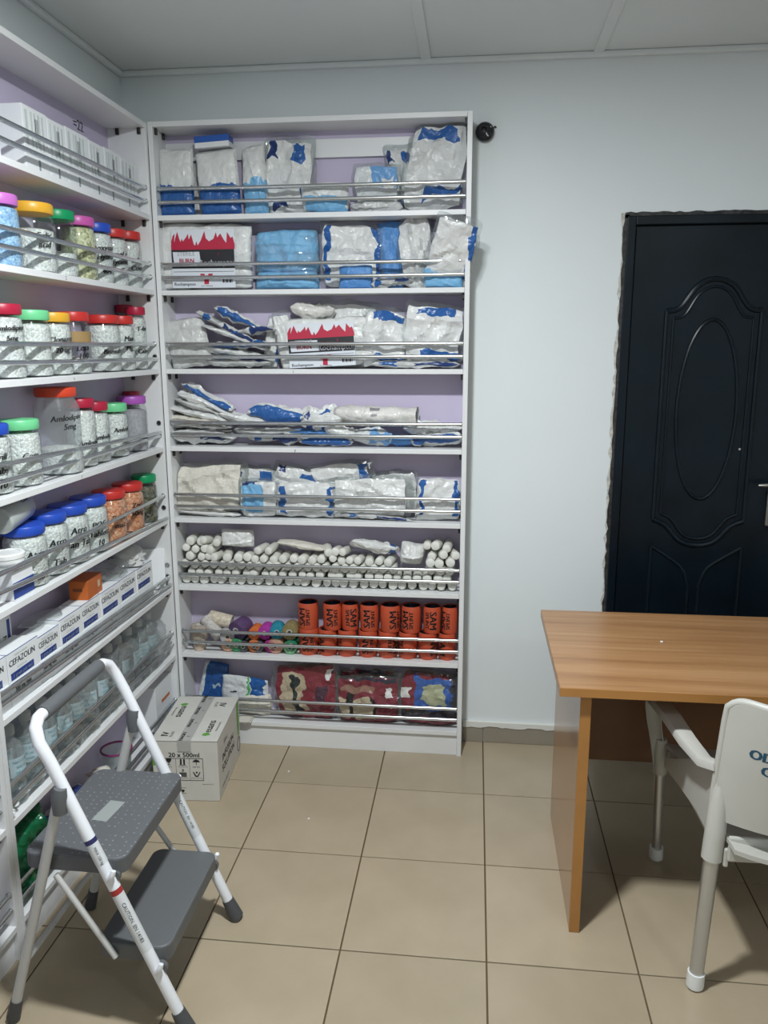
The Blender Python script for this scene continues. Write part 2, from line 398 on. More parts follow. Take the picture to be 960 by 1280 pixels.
def build_door(DX0, DX1, DZ):
    DM = mat('black_gloss_paint', (.0035, .009, .015), .30, spec=.28, nscale=7, namt=.3, bscale=25, bstr=.05)
    SM = mat('smeared_paint', (.03, .03, .03), .5, nscale=60, namt=.9, bscale=80, bstr=.5)
    SW = mat('chipped_plaster', (.55, .54, .50), .8, nscale=70, namt=.3)
    d = sempty('door_1'); d.location = (DX0, WY1, 0)
    W = DX1-DX0
    y0 = .012                                    # leaf face, local y (behind the wall plane)
    MB().box(.034, W-.034, y0, y0+.045, .008, DZ-.034, bev=.003).build('door_leaf', DM, d)
    f = MB(); f.box(.001, .032, -.006, .10, 0, DZ-.001, bev=.003); f.build('door_jamb', DM, d)
    f = MB(); f.box(W-.032, W-.001, -.006, .10, 0, DZ-.001, bev=.003); f.build('door_jamb', DM, d)
    f = MB(); f.box(.032, W-.032, -.006, .10, DZ-.032, DZ-.001, bev=.003); f.build('door_head', DM, d)
    rnd = random.Random(8)
    def ragged(n, a, b, horiz, m, amp, y, base):
        # irregular strip of brushed paint along the frame
        inn = []; out = []
        for i in range(n+1):
            t = a+(b-a)*i/n
            inn.append(base); out.append(base+amp*(.35+rnd.random()*.65))
        pts = []
        for i in range(n+1):
            t = a+(b-a)*i/n; pts.append((t, out[i]))
        poly = [(a, base-.012)]+[p for p in pts]+[(b, base-.012)]
        if horiz: q = [(t, DZ+o) for t, o in poly]
        else: q = [(-o, t) for t, o in poly]
        return MB().prism(q, y, -.0002).build('painted_edge', m, d)
    ragged(70, .3, DZ+.01, False, SW, .018, -.0012, .006)
    ragged(90, .0, DZ+.004, False, SM, .011, -.0020, .004)
    ragged(50, -.008, W+.008, True, SM, .010, -.0020, .004)
    # pressed panel mouldings
    def P(px, py): p = at_y(px, py, WY1+y0); return (p.x-DX0, p.z)
    def smooth(pts, n=8):
        o = []
        for i in range(len(pts)-1):
            p0, p1, p2, p3 = pts[max(i-1, 0)], pts[i], pts[i+1], pts[min(i+2, len(pts)-1)]
            for k in range(n):
                t = k/n
                o.append(tuple(.5*((2*p1[c])+(-p0[c]+p2[c])*t+(2*p0[c]-5*p1[c]+4*p2[c]-p3[c])*t*t+(-p0[c]+3*p1[c]-3*p2[c]+p3[c])*t**3) for c in (0, 1)))
        return o+[pts[-1]]
    def bead(pts, r, name='moulding'):
        return MB().tube([(x, y0-.001, z) for x, z in pts], r, 8).build(name, DM, d, True)
    cxm = .330; hw = .168; zt, zb = 1.752, .965
    for off, r in ((0, .010), (.026, .006)):
        w = hw-off
        top = smooth([(cxm-w, zt-off), (cxm-w*.72, zt+.012-off), (cxm-w*.38, zt+.088-off), (cxm, zt+.112-off), (cxm+w*.38, zt+.088-off), (cxm+w*.72, zt+.012-off), (cxm+w, zt-off)])
        bot = smooth([(cxm+w, zb+off), (cxm+w*.72, zb-.022+off), (cxm+w*.38, zb-.082+off), (cxm, zb-.098+off), (cxm-w*.38, zb-.082+off), (cxm-w*.72, zb-.022+off), (cxm-w, zb+off)])
        bead(top, r); bead(bot, r); bead([(cxm-w, zb+off), (cxm-w, zt-off)], r*.8); bead([(cxm+w, zb+off), (cxm+w, zt-off)], r*.8)
    MB().tube([(cxm+.108*math.cos(a), y0-.001, 1.385+.335*math.sin(a)) for a in [2*math.pi*i/48 for i in range(48)]], .007, 8, closed=True).build('oval_moulding', DM, d, True)
    # lower twin panels
    for s in (-1, 1):
        bead(smooth([(cxm+s*hw, .86), (cxm+s*.10, .815), (cxm+s*.045, .77), (cxm+s*.02, .70)]), .007)
        bead([(cxm+s*hw, .86), (cxm+s*hw, .22)], .007)
        bead([(cxm+s*.02, .70), (cxm+s*.02, .22)], .007)
        bead([(cxm+s*hw, .22), (cxm+s*.02, .22)], .007)
    # lever handle
    hx = 1.452-DX0
    MB().box(hx-.004, hx+.042, y0-.012, y0, .95, 1.165, bev=.004).build('handle_plate', mat('brushed_steel', (.32, .32, .30), .35, .9), d)
    h = MB().tube([(hx+.02, y0-.012, 1.114), (hx+.02, y0-.05, 1.114)], .008, 10)
    h.tube([(hx+.024, y0-.05, 1.114), (hx-.02, y0-.052, 1.116), (hx-.055, y0-.05, 1.114)], [.008, .008, .006], 10)
    h.build('lever_handle', mat('bright_steel', (.75, .77, .77), .2, 1), d, True)
    MB().lathe([(.0045, 0), (.003, .003), (.0, .0035)], 8).xf(Matrix.Translation((1.335-DX0, y0, 1.243)) @ Matrix.Rotation(R(90), 4, 'X')).build('paint_chip', SW, d)

DOOR = build_room()
build_door(*DOOR)

def build_lamp(loc, watts, size, label):
    t = thing('ceiling_lamp', label, 'lamp', loc)
    MB().lathe([(.0, 0), (.11, 0), (.115, -.006), (.115, -.026), (.104, -.03), (.104, -.012), (0, -.012)], 32, cap=False).build('lamp_housing', WHT, t, True)
    m, nt, b = newmat('lamp_diffuser'); b.inputs['Emission Color'].default_value = (*LAMP_COLOR, 1); b.inputs['Emission Strength'].default_value = 3
    MB().lathe([(.103, -.014), (.10, -.022), (0, -.024)], 32, cap=False).build('diffuser', m, t, True)
    l = bpy.data.lights.new('lamp_light', 'AREA'); l.shape = 'DISK'; l.size = size; l.energy = watts; l.color = LAMP_COLOR
    o = bpy.data.objects.new('lamp_light', l); COL.objects.link(o); o.parent = t; o.location = (0, 0, -.034)
build_lamp(*LAMPS[0], 'round white ceiling lamp between the shelves and the desk')
build_lamp(*LAMPS[1], 'round white ceiling lamp at the rear of the room')

# ------------------------------------------------------------------ shelving units
def build_unit(name, label, loc, rotz, W, D, H, seed, rails=None, empty_holes=(), marks=(), strip=False):
    u = thing(name, label, 'shelving unit', loc, (0, 0, rotz))
    MB().box(0, T, 0, D, 0, H, bev=.0012).build('side_panel', WHITE, u)
    MB().box(W-T, W, 0, D, 0, H, bev=.0012).build('side_panel', WHITE, u)
    MB().box(T+.0005, W-T-.0005, 0, D, H-T, H, bev=.0012).build('top_panel', WHITE, u)
    MB().box(T, W-T, D-.006, D, .02, H-T).build('back_panel', LAV, u)
    if strip: MB().box(T+.0005, W-T-.0005, D-.022, D-.0065, H-.112, H-.048, bev=.001).build('hanging_strip', WHITE, u)
    MB().box(T+.0005, W-T-.0005, .012, .028, .0, ZS[7]-T-.001, bev=.001).build('plinth', WHITE, u)
    shm = MB().box(T+.0005, W-T-.0005, 0, D-.0065, -T, 0, bev=.0012).mesh('shelf', WHITE)
    brk = MB().box(0, .009, -.006, .006, -T-.022, -T-.0005, bev=.0015).mesh('bracket', DARK)
    brk2 = MB().box(-.009, 0, -.006, .006, -T-.022, -T-.0005, bev=.0015).mesh('bracket', DARK)
    for k, z in enumerate(ZS):
        s = link('shelf', shm, u); s.location = (0, 0, z)
        if k < 7:
            for y in (.022, D-.045):
                b = link('bracket', brk, u); b.location = (T, y, z)
                b = link('bracket', brk2, u); b.location = (W-T, y, z)
        if k in marks:
            ch = marks[k]
            text_on(MB(), ch, .016, lambda x, y: (W*.44+x, -.0004, z-T/2+y)).build('shelf_mark', INK, s).location = (0, 0, -z)
    for y in (.022, D-.045):
        b = link('bracket', brk, u); b.location = (T, y, H)
        b = link('bracket', brk2, u); b.location = (W-T, y, H)
    rr = random.Random(seed)
    ring = MB()
    ring.lathe([(.0085, 0), (.0095, .002), (.0095, .004), (.007, .0045), (.007, .001)], 14)
    ringm = ring.mesh('rail_socket', CHROME, True)
    for k, z in enumerate(ZS):
        for q, dz in enumerate((.046, .093)):
            yy = .012; za = zb = z+dz
            if rails and (k, q) in rails: za, zb, yy2 = rails[(k, q)]; za += z; zb += z
            else: yy2 = yy
            sag = rr.uniform(.0, .002)
            t = MB().tube([(T+.002, yy, za), (W*.3, yy-.001, za+(zb-za)*.3-sag), (W*.7, (yy+yy2)/2, za+(zb-za)*.7-sag), (W-T-.002, yy2, zb)], .0072, 10)
            r_ = t.build('guard_rail', CHROME, u, True)
            for e, x, s, y3, z3 in ((0, T, 1, yy, za), (1, W-T, -1, yy2, zb)):
                o = link('rail_socket', ringm, r_); o.location = (x, y3 if (k, q) not in (rails or {}) else .012, z+dz if (rails and (k, q) in rails and e) else z3); o.rotation_euler = (0, R(90*s), 0)
    for (x, y, z) in empty_holes:
        MB().lathe([(.008, 0), (.008, .001), (0, .0012)], 12, cap=False).xf(Matrix.Translation((x, y, z)) @ Matrix.Rotation(R(-90), 4, 'Y')).build('empty_socket', DARK, u)
    return u

UB = build_unit('shelving_unit', 'white eight-tier shelving unit with chrome rails standing against the back wall', (XL, YF, 0), 0, XR-XL, WY1-YF-.002, 2.419, 1,
                marks={2: 'i', 3: 'y', 7: '.'}, strip=True)
WL = 1.208
UL = build_unit('shelving_unit', 'white eight-tier shelving unit full of tablet jars along the left wall', (-.854, YF-.002-WL, 0), R(90), WL, .148, 2.412, 2,
                rails={(3, 1): (.088, .056, .008), (3, 0): (.040, .044, .012), (4, 0): (.046, .004, .002), (2, 0): (.046, .038, .006), (5, 1): (.063, .042, .010), (5, 0): (.034, .012, .004)},
                empty_holes=[(WL-T, .012, ZS[3]+.093), (WL-T, .012, ZS[4]+.046), (WL-T, .012, ZS[2]+.048)], marks={1: '2', 2: 'v', 3: 'r', 4: '.'})
UN = build_unit('shelving_unit', 'white shelving unit nearest the camera at the lower left edge', (-.854, YF-.004-2*WL, 0), R(90), WL, .148, 2.412, 3)

# small round black fixture on the wall beside the shelf top
def build_fixture():
    p = at_y(606, 166, WY1)
    t = thing('wall_fixture', 'small round black fixture on the wall beside the shelf top', 'fixture', (p.x, WY1, p.z))
    rx = Matrix.Rotation(R(90), 4, 'X')
    MB().lathe([(.026, 0), (.032, .006), (.034, .014), (.030, .024), (.020, .031), (0, .034)], 24, cap=False).xf(rx).build('fixture_body', mat('black_gloss', (.012, .013, .02), .25), t, True)
    MB().lathe([(.013, .031), (.014, .037), (.010, .039), (.009, .034)], 18, cap=False).xf(Matrix.Translation((-.004, 0, .003)) @ rx).build('fixture_ring', DARK, t, True)
    MB().tube([(.018+.013*math.cos(a), -.031+.004*math.sin(a), -.004+.017*math.sin(a)) for a in [R(70+i*22) for i in range(9)]], .0022, 6).build('fixture_arc', WHT, t, True)
    MB().tube([(.03, -.012, .012), (.036, -.010, .018), (.040, -.004, .016)], .0025, 6).build('fixture_tab', DARK, t, True)
build_fixture()

# ------------------------------------------------------------------ desk
def build_desk():
    t = thing('desk', 'wood-grain office desk with panel legs in front of the black door', 'desk', (.575, -.30, 0))
    MB().box(0, 1.45, 0, .637, .724, .75, bev=.002).build('desk_top', WOOD, t)
    MB().box(0, 1.45, -.0012, 0, .7255, .7485).build('edge_band', WOODE, t)
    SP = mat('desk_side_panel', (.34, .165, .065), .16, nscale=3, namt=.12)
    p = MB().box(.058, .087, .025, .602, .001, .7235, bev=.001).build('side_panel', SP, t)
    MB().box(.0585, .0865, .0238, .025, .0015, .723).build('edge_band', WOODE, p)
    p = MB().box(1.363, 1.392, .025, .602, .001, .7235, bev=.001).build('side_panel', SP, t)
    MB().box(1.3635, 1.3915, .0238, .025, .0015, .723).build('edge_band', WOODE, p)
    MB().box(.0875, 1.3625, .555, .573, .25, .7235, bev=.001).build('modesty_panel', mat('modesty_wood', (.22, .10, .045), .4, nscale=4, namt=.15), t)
build_desk()

# ------------------------------------------------------------------ plastic armchair
def build_chair():
    t = thing('plastic_armchair', 'white plastic armchair with aluminium legs and blue stencilled letters, pushed under the desk', 'chair', (1.205, -.17, 0), (0, 0, R(1.5)))
    PL = mat('chair_plastic', (.53, .525, .485), .38, nscale=5, namt=.04)
    HW = .272
    def back_pt(u, v, off=0):
        w = HW*(1-.03*v)
        x = u*w
        y = -.255-.035*v-.135*(1-abs(u)**2.2)*(.75+.25*v)
        z = .487+.330*v
        # rounded shoulders
        cs = max(0, (abs(u)-.84)/.16)
        if v > .8: z -= .026*cs**3*((v-.8)/.2)
        return Vector((x, y-off, z))
    nu, nv = 64, 20
    mb = MB(); th = .007
    vs_ = [back_pt(-1+2*i/nu, j/nv, o) for o in (0, th) for j in range(nv+1) for i in range(nu+1)]
    fs = []; n1 = (nu+1)*(nv+1)
    for o in (0, n1):
        for j in range(nv):
            for i in range(nu):
                a = o+j*(nu+1)+i; fs.append((a, a+1, a+nu+2, a+nu+1))
    def rim(a, b): fs.append((a, b, b+n1, a+n1))
    for i in range(nu): rim(i, i+1); rim(nv*(nu+1)+i, nv*(nu+1)+i+1)
    for j in range(nv): rim(j*(nu+1), (j+1)*(nu+1)); rim(j*(nu+1)+nu, (j+1)*(nu+1)+nu)
    bk = mb.add(vs_, fs).build('backrest', PL, t, True)
    edge = [back_pt(-1, j/10, -.006) for j in range(1, 10)]+[back_pt(-1+2*i/64, 1, -.006) for i in range(65)]+[back_pt(1, j/10, -.006) for j in range(9, 0, -1)]
    MB().tube(edge, .0095, 10).build('back_rim', PL, bk, True)
    # stencilled letters on the rear face
    def on_back(cx, cz):
        def fn(x, y):
            u = (x+cx)/HW; v = (cz+y-.487)/.330
            p = back_pt(u, v, th+.0006); return p
        return fn
    INKB = mat('stencil_ink', (.012, .07, .12), .6)
    l = MB(); text_on(l, 'ODO', .036, on_back(-.192, .694), bold=.0018, cut=(.3, 0), sx=.80); text_on(l, 'CH', .036, on_back(-.180, .658), bold=.0018, cut=(.3, 0), sx=.80)
    l.build('stencil_lettering', INKB, bk)
    # seat
    sb = MB(); n = 16
    pts = []
    for o in (0, -.012):
        for j in range(n+1):
            for i in range(n+1):
                u = -1+2*i/n; v = j/n
                x = u*(.235+.025*v); y = -.33+.57*v-(.03*(1-u*u) if j < 3 else 0)*(1-j/3 if j < 3 else 0)
                z = .425+.02*abs(u)**3-.018*(1-u*u)*math.sin(math.pi*v)-.02*max(0, v-.85)/.15+o
                pts.append((x, y, z))
    n1 = (n+1)**2; fs = []
    for o in (0, n1):
        for j in range(n):
            for i in range(n): a = o+j*(n+1)+i; fs.append((a, a+1, a+n+2, a+n+1))
    for i in range(n):
        for a, b in ((i, i+1), (n*(n+1)+i, n*(n+1)+i+1), (i*(n+1), (i+1)*(n+1)), (i*(n+1)+n, (i+1)*(n+1)+n)): fs.append((a, b, b+n1, a+n1))
    st = sb.add(pts, fs).build('seat', PL, t, True)
    MB().box(-.235, .235, -.292, -.280, .385, .452, bev=.004).build('seat_apron', PL, st)
    MB().box(-.25, .25, .215, .226, .365, .405, bev=.004).build('seat_apron', PL, st)
    for s in (-1, 1):
        MB().box(s*.236-.006, s*.236+.006, -.285, .21, .365, .415, bev=.004).build('seat_apron', PL, st)
        # armrest: flat band from the back, forward and down into the front leg
        path = [(.266, -.262, .628), (.283, -.21, .612), (.298, -.12, .618), (.312, -.01, .632), (.322, .07, .635), (.322, .14, .622), (.315, .185, .585), (.302, .215, .52), (.285, .23, .44), (.272, .235, .36)]
        wd = [.030, .038, .046, .050, .052, .050, .046, .042, .038, .034]
        a = MB(); vv = []; ff = []
        nn = len(path)
        for i, (x, y, z) in enumerate(path):
            p = Vector((s*x, y, z)); q0 = Vector((s*path[max(i-1, 0)][0], path[max(i-1, 0)][1], path[max(i-1, 0)][2])); q1 = Vector((s*path[min(i+1, nn-1)][0], path[min(i+1, nn-1)][1], path[min(i+1, nn-1)][2]))
            tn = (q1-q0).normalized(); side = Vector((1, 0, 0)); side = (side-tn*side.dot(tn)).normalized(); up = side.cross(tn).normalized()
            w = wd[i]/2
            for cx_, cz_ in ((-1, .2), (-.85, .75), (-.4, 1), (.4, 1), (.85, .75), (1, .2), (1, -1.6), (.86, -1.6), (.86, 0), (-.86, 0), (-.86, -1.6), (-1, -1.6)):
                vv.append(p+side*w*cx_+up*.009*cz_)
        m_ = 12
        for i in range(nn-1):
            for j in range(m_): ff.append((i*m_+j, i*m_+(j+1) % m_, (i+1)*m_+(j+1) % m_, (i+1)*m_+j))
        ff += [tuple(range(m_)), tuple((nn-1)*m_+j for j in range(m_))]
        ar = a.add(vv, ff).build('armrest', PL, t, True)
        # side web under the arm towards the seat
        web = [(-.27, .615), (-.20, .59), (-.10, .555), (.0, .50), (.10, .445), (.19, .40), (.19, .37), (.02, .40), (-.12, .42), (-.27, .42)]
        wm = MB().prism([(y, z) for y, z in web], -.004, .004)
        wm.xf(Matrix.Translation((s*.262, 0, 0)) @ Matrix.Rotation(R(90), 4, 'Z')); wm.build('arm_web', PL, ar)
        # leg sleeves and legs
        for (tx, ty, tz), (bx_, by_) in (((.255, -.262, .60), (.278, -.265)), ((.268, .235, .44), (.248, .268))):
            rear = ty < 0
            A = Vector((s*tx, ty, tz)); B = Vector((s*bx_, by_, .012))
            k0 = .44 if rear else .62
            e = A.lerp(B, .38 if rear else .28)
            MB().tube([A, A.lerp(e, .35), e], [.014, .024, .026] if rear else [.018, .022, .022], 12).build('leg_sleeve', PL, t, True)
            lg = MB().tube([A.lerp(B, .30 if rear else .24), B], [.0195, .0175] if rear else [.0165, .0150], 14).build('leg', ALU, t, True)
            d_ = (B-A).normalized()
            MB().tube([B-d_*.034, B-d_*.004, B+Vector((0, 0, -.006)), B+Vector((0, 0, -.012))], [.0215, .0225, .022, .016], 14).build('foot_cap', WHT, lg, True)
build_chair()

# ------------------------------------------------------------------ folding step stool
def build_stool():
    t = thing('step_stool', 'white folding step stool with two grey treads beside the left shelves', 'step stool', (-.55, -.525, 0))
    ox, oy = -.55, -.525
    def L(x, y, z): return Vector((x-ox, y-oy, z))
    yA, yB = -.325, -.722
    def railx(z): return -.318-.4175*z
    top = .712
    rail_pts = {}
    def arc(y, s):
        z1 = .70; x1 = railx(z1)
        return [L(railx(.03), y, .03), L(railx(.35), y, .35), L(x1, y, z1), L(x1-.022, y, z1+.045), L(x1-.034, y+s*.012, z1+.076), L(x1-.040, y+s*.035, z1+.088), L(x1-.041, y+s*.07, z1+.09)]
    a = arc(yA, -1); b = arc(yB, 1)
    fr = MB().tube(a+b[::-1], .0145, 14).build('front_frame', RAILW, t, True)
    MB().tube([a[-2].lerp(a[-1], .6), b[-2].lerp(b[-1], .6)], .0185, 16).build('grip', GREYP, t, True)
    for y in (yA, yB):
        d_ = (L(railx(0), y, 0)-L(railx(.3), y, .3)).normalized(); B = L(railx(.004), y, .004)
        MB().tube([B-d_*.062, B-d_*.03, B-d_*.004, B+Vector((.006, 0, -.003))], [.0165, .0195, .0215, .019], 14).build('foot', RUB, t, True)
    # rear legs
    for y, nm in ((yA-.004, 0), (yB-.012, 1)):
        A = L(-.588, y, .625); B = L(-.762, y, .012)
        MB().tube([A, B], .0125, 12).build('rear_leg', GREYE, t, True)
        MB().tube([A-Vector((.002, 0, .045)), A+Vector((.0, 0, .0)), A+Vector((.004, 0, .018))], [.0165, .0195, .014], 14).build('pivot_cap', GREYP, t, True)
        MB().tube([B+Vector((.014, 0, .05)), B, B+Vector((0, 0, -.011))], [.0145, .017, .015], 12).build('foot', RUB, t, True)
    A = L(-.72, yA, .165); MB().tube([A, L(-.72, yB, .165)], .008, 10).build('cross_bar', GREYE, t, True)
    # treads: rounded slabs with a skirt, dimpled top
    DT = MATS.get('tread')
    m, nt, b_ = newmat('tread_plastic')
    v = N(nt, 'ShaderNodeTexVoronoi'); v.inputs['Scale'].default_value = 55; v.inputs['Randomness'].default_value = .25
    nt.links.new(coords(nt), v.inputs['Vector'])
    r = N(nt, 'ShaderNodeValToRGB'); e = r.color_ramp.elements; e[0].position = .10; e[0].color = (.24, .25, .265, 1); e[1].position = .16; e[1].color = (.108, .114, .124, 1)
    nt.links.new(v.outputs['Distance'], r.inputs[0]); nt.links.new(r.outputs[0], b_.inputs['Base Color']); b_.inputs['Roughness'].default_value = .5
    def tread(x0, x1, y0, y1, z, name, mt):
        bm = bmesh.new(); bmesh.ops.create_cube(bm, size=1)
        for q in bm.verts: q.co = Vector(((x0+x1)/2-ox+q.co.x*(x1-x0), (y0+y1)/2-oy+q.co.y*(y1-y0), z-.02+q.co.z*.04))
        ve = [e_ for e_ in bm.edges if abs(e_.verts[0].co.z-e_.verts[1].co.z) > .02]
        bmesh.ops.bevel(bm, geom=ve, offset=.028, segments=5, affect='EDGES', profile=.5)
        te = [e_ for e_ in bm.edges if min(q.co.z for q in e_.verts) > z-.001]
        bmesh.ops.bevel(bm, geom=te, offset=.005, segments=2, affect='EDGES', profile=.5)
        me = bpy.data.meshes.new(name); bm.to_mesh(me); bm.free(); me.materials.append(mt)
        return link(name, me, t)
    t1 = tread(-.705, -.452, yB+.004, yA-.004, .458, 'tread', m)
    t2 = tread(-.545, -.362, yB+.012, yA-.012, .222, 'tread', GREYP)
    # pale sticker on the upper tread
    MB().box(-.0, .042, -.045, .045, 0, .0012).xf(Matrix.Translation((-.598-ox, -.53-oy, .4582)) @ Matrix.Rotation(R(-6), 4, 'Z')).build('sticker', mat('sticker_grey', (.30, .33, .32), .4), t1)
    # braces between the rear legs and the lower tread, hooks on the rails
    for y in (yA+.004, yB+.004):
        MB().tube([L(-.625, y, .405), L(-.492, y, .192)], .0075, 10).build('brace', GREYE, t, True)
    for y, s in ((yA, 1), (yB, -1)):
        for z in (.418, .178):
            x = railx(z)
            MB().tube([L(x+.006, y+s*.010, z-.006), L(x+.013, y+s*.014, z+.002), L(x+.018, y+s*.014, z+.012), L(x+.020, y+s*.012, z+.020)], [.0075, .0075, .007, .006], 8).build('tread_hook', RAILW, t, True)
            MB().lathe([(.016, -.006), (.016, .006)], 12).xf(Matrix.Translation(L(x+.012, y-s*.006, z-.004)) @ Matrix.Rotation(R(90), 4, 'X')).build('pivot_boss', GREYP, t)
    # stickers wrapped around the front rails
    def band(y, z0, z1, mt, name='rail_sticker'):
        return MB().tube([L(railx(z0), y, z0), L(railx(z1), y, z1)], .01475, 14, cap=False).build(name, mt, t, True)
    SB = mat('sticker_blue', (.03, .03, .12), .4); SR = mat('sticker_red', (.35, .03, .03), .4); SW = mat('sticker_white', (.66, .68, .70), .3)
    band(yB, .500, .511, SB); w1 = band(yB, .448, .499, SW)
    band(yB, .372, .385, SR); w2 = band(yB, .225, .371, SW)
    band(yA, .395, .405, SR); w3 = band(yA, .262, .394, SW)
    # fine print on the rail stickers
    def rail_print(y, zc, length, txt, size, par):
        dirv = Vector((railx(0)-railx(1), 0, -1)).normalized(); side = Vector((0, -1, 0)); out = dirv.cross(side).normalized()
        if out.x < 0: out = -out
        c = L(railx(zc), y, zc)
        def fn(x, yy):
            ang = yy/.015-.9
            return c+dirv*x+side*math.sin(-ang)*.0152+out*math.cos(ang)*.0152
        text_on(MB(), txt, size, fn).build('fine_print', INK, par)
    rail_print(yB, .47, .05, 'MAX 150 kg', .009, w1); rail_print(yB, .30, .1, 'CAUTION  EN 14183', .012, w2); rail_print(yA, .33, .1, 'CAUTION  EN 14183', .010, w3)
build_stool()

# ------------------------------------------------------------------ carton on the floor
CARD = mat('white_carton', (.62, .61, .57), .7, nscale=9, namt=.04, bscale=30, bstr=.08)
LEAF = mat('leaf_green', (.12, .36, .05), .5)
TAPE = mat('clear_tape', (.44, .44, .42), .15)
def build_carton():
    W, D, H = .240, .365, .240
    t = thing('carton', 'white cardboard carton marked 20 x 500ml on the floor in the shelf corner', 'box', (-.558, .262, 0), (0, 0, R(4.5)))
    # local: front face y=0, x from -W to 0
    MB().box(-W, 0, 0, D, 0, H-.003, bev=.003).build('carton_body', CARD, t)
    MB().box(-W-.001, -W/2-.0012, -.002, D+.001, H-.0028, H, bev=.001).build('flap', CARD, t)
    MB().box(-W/2+.0012, .001, -.002, D+.001, H-.0028, H, bev=.001).build('flap', CARD, t)
    tp = MB().box(-W/2-.024, -W/2+.024, -.001, D, H+.0002, H+.0008); tp.box(-W/2-.024, -W/2+.024, -.0032, -.0022, H-.042, H+.0008); tp = tp.build('packing_tape', TAPE, t)
    pt = MB()
    for k in range(4):
        y = .03+k*.105
        for dx, tx in ((-.012, 'FRAGILE'), (.010, '!')):
            text_on(pt, tx, .018, lambda a, b, y=y, dx=dx: (-W/2+dx-b, y+a, H+.0012), bold=.001)
    pt.build('tape_print', INK, tp)
    # front: frame with six handling symbols, size line
    f = -.0008
    g = MB(); rect = lambda x0, x1, z0, z1: g.box(x0-W, x1-W, f, 0, z0, z1)
    X0, X1, Z0, Z1 = .035, .185, .082, .170; w = .0015
    rect(X0, X1, Z0, Z0+w); rect(X0, X1, Z1-w, Z1); rect(X0, X0+w, Z0, Z1); rect(X1-w, X1, Z0, Z1)
    for q in (1, 2): x = X0+(X1-X0)*q/3; rect(x, x+.0009, Z0, Z1)
    ic = lambda i, j: (X0+(X1-X0)*(i+.5)/3-W, Z0+(Z1-Z0)*(.29+.5*j))
    def poly(pts): g.prism(pts, f, 0)
    x, z = ic(0, 1); poly([(x-.010, z+.016), (x+.010, z+.016), (x+.008, z+.006), (x+.001, z), (x+.001, z-.006), (x+.006, z-.008), (x-.006, z-.008), (x-.001, z-.006), (x-.001, z), (x-.008, z+.006)])
    x, z = ic(1, 1)
    for s in (-.006, .006): poly([(x+s-.003, z-.006), (x+s+.003, z-.006), (x+s+.003, z+.012), (x+s, z+.018), (x+s-.003, z+.012)])
    rect(x-.012+W, x+.012+W, z-.009, z-.0075)
    x, z = ic(2, 1); poly([(x-.014, z+.004), (x+.014, z+.004), (x+.009, z+.011), (x, z+.014), (x-.009, z+.011)]); rect(x-.001+W, x+.001+W, z-.008, z+.016)
    x, z = ic(0, 0)
    for a in range(3):
        q = R(90+120*a); c, s_ = math.cos(q), math.sin(q)
        poly([(x+.010*c-.004*s_, z+.010*s_+.004*c), (x+.010*c+.004*s_, z+.010*s_-.004*c), (x+.006*c+.003*s_, z+.006*s_-.003*c), (x+.006*c-.003*s_, z+.006*s_+.003*c)])
    x, z = ic(1, 0)
    for k in range(3): rect(x-.013+W, x+.013+W, z-.010+k*.006, z-.006+k*.006)
    text_on(g, '8', .016, lambda a, b: (x+a, f, z+.014+b))
    x, z = ic(2, 0); poly([(x-.003, z+.010), (x+.003, z+.010), (x+.003, z+.004), (x-.003, z+.004)]); poly([(x-.014, z+.008), (x-.011, z+.009), (x-.002, z-.006), (x+.002, z-.006), (x+.011, z+.009), (x+.014, z+.008), (x+.005, z-.010), (x-.005, z-.010)])
    for i, wd in ((0, 'FRAGILE'), (1, 'THIS WAY UP'), (2, 'KEEP DRY')):
        for j, wd2 in ((1, wd), (0, ('RECYCLE', 'STACK MAX 8', 'HANDLE WITH CARE')[i])):
            x, z = ic(i, j); text_on(g, wd2, .0058 if len(wd2) < 12 else .0046, lambda a, b, x=x, z=z: (x+a, f, z-.0155+b))
    text_on(g, '20 x 500ml', .025, lambda a, b: (-W/2-.003+a, f, .182+b), bold=.0006)
    text_on(g, 'Keep below 30 C', .006, lambda a, b: (-.040+a, f, .068+b))
    rect(.055, .118, .030, .0308); rect(.055, .118, .052, .0528)
    text_on(g, 'CE', .02, lambda a, b: (.085-W+a, f, .041+b), bold=.0008)
    poly([(.100-W, .045), (.112-W, .045), (.112-W, .040), (.106-W, .033), (.100-W, .040)])
    g.build('front_print', INK, t)
    MB().prism([(-W, .14), (-W+.036, .148), (-W+.030, .158), (-W+.010, .175), (-W, .19)], f, 0).build('green_flash', LEAF, t)
    # top logos: leaf mark and word, four times
    tl = MB(); gl = MB()
    for cx, cy, flip in ((-.052, .075, 1), (-.192, .265, -1)):
        text_on(tl, 'euans', .042, lambda a, b, cx=cx, cy=cy, s=flip: (cx-b*s, cy+.035*s+a*s, H+.0006), bold=.0008)
        text_on(tl, 'Pharmaceuticals', .011, lambda a, b, cx=cx, cy=cy, s=flip: (cx+.030*s-b*s, cy+.035*s+a*s, H+.0006))
        pts = [(0, -.026), (.016, -.012), (.012, .006), (-.004, .014), (-.010, -.004)]
        gl.add([(cx-p[1]*flip*.8-.004, cy-.030*flip+p[0]*flip, H+.0006) for p in pts], [tuple(range(5))])
    for cx, cy, s in ((-.20, .045, 1), (-.050, .295, -1)):
        text_on(tl, 'IV', .038, lambda a, b, cx=cx, cy=cy, s=s: (cx-b*s, cy+a*s, H+.0006), bold=.001)
        text_on(tl, 'FLUID', .016, lambda a, b, cx=cx, cy=cy, s=s: (cx+.024*s-b*s, cy+a*s, H+.0006))
    tl.build('top_print', INK, t); gl.build('leaf_mark', LEAF, t)
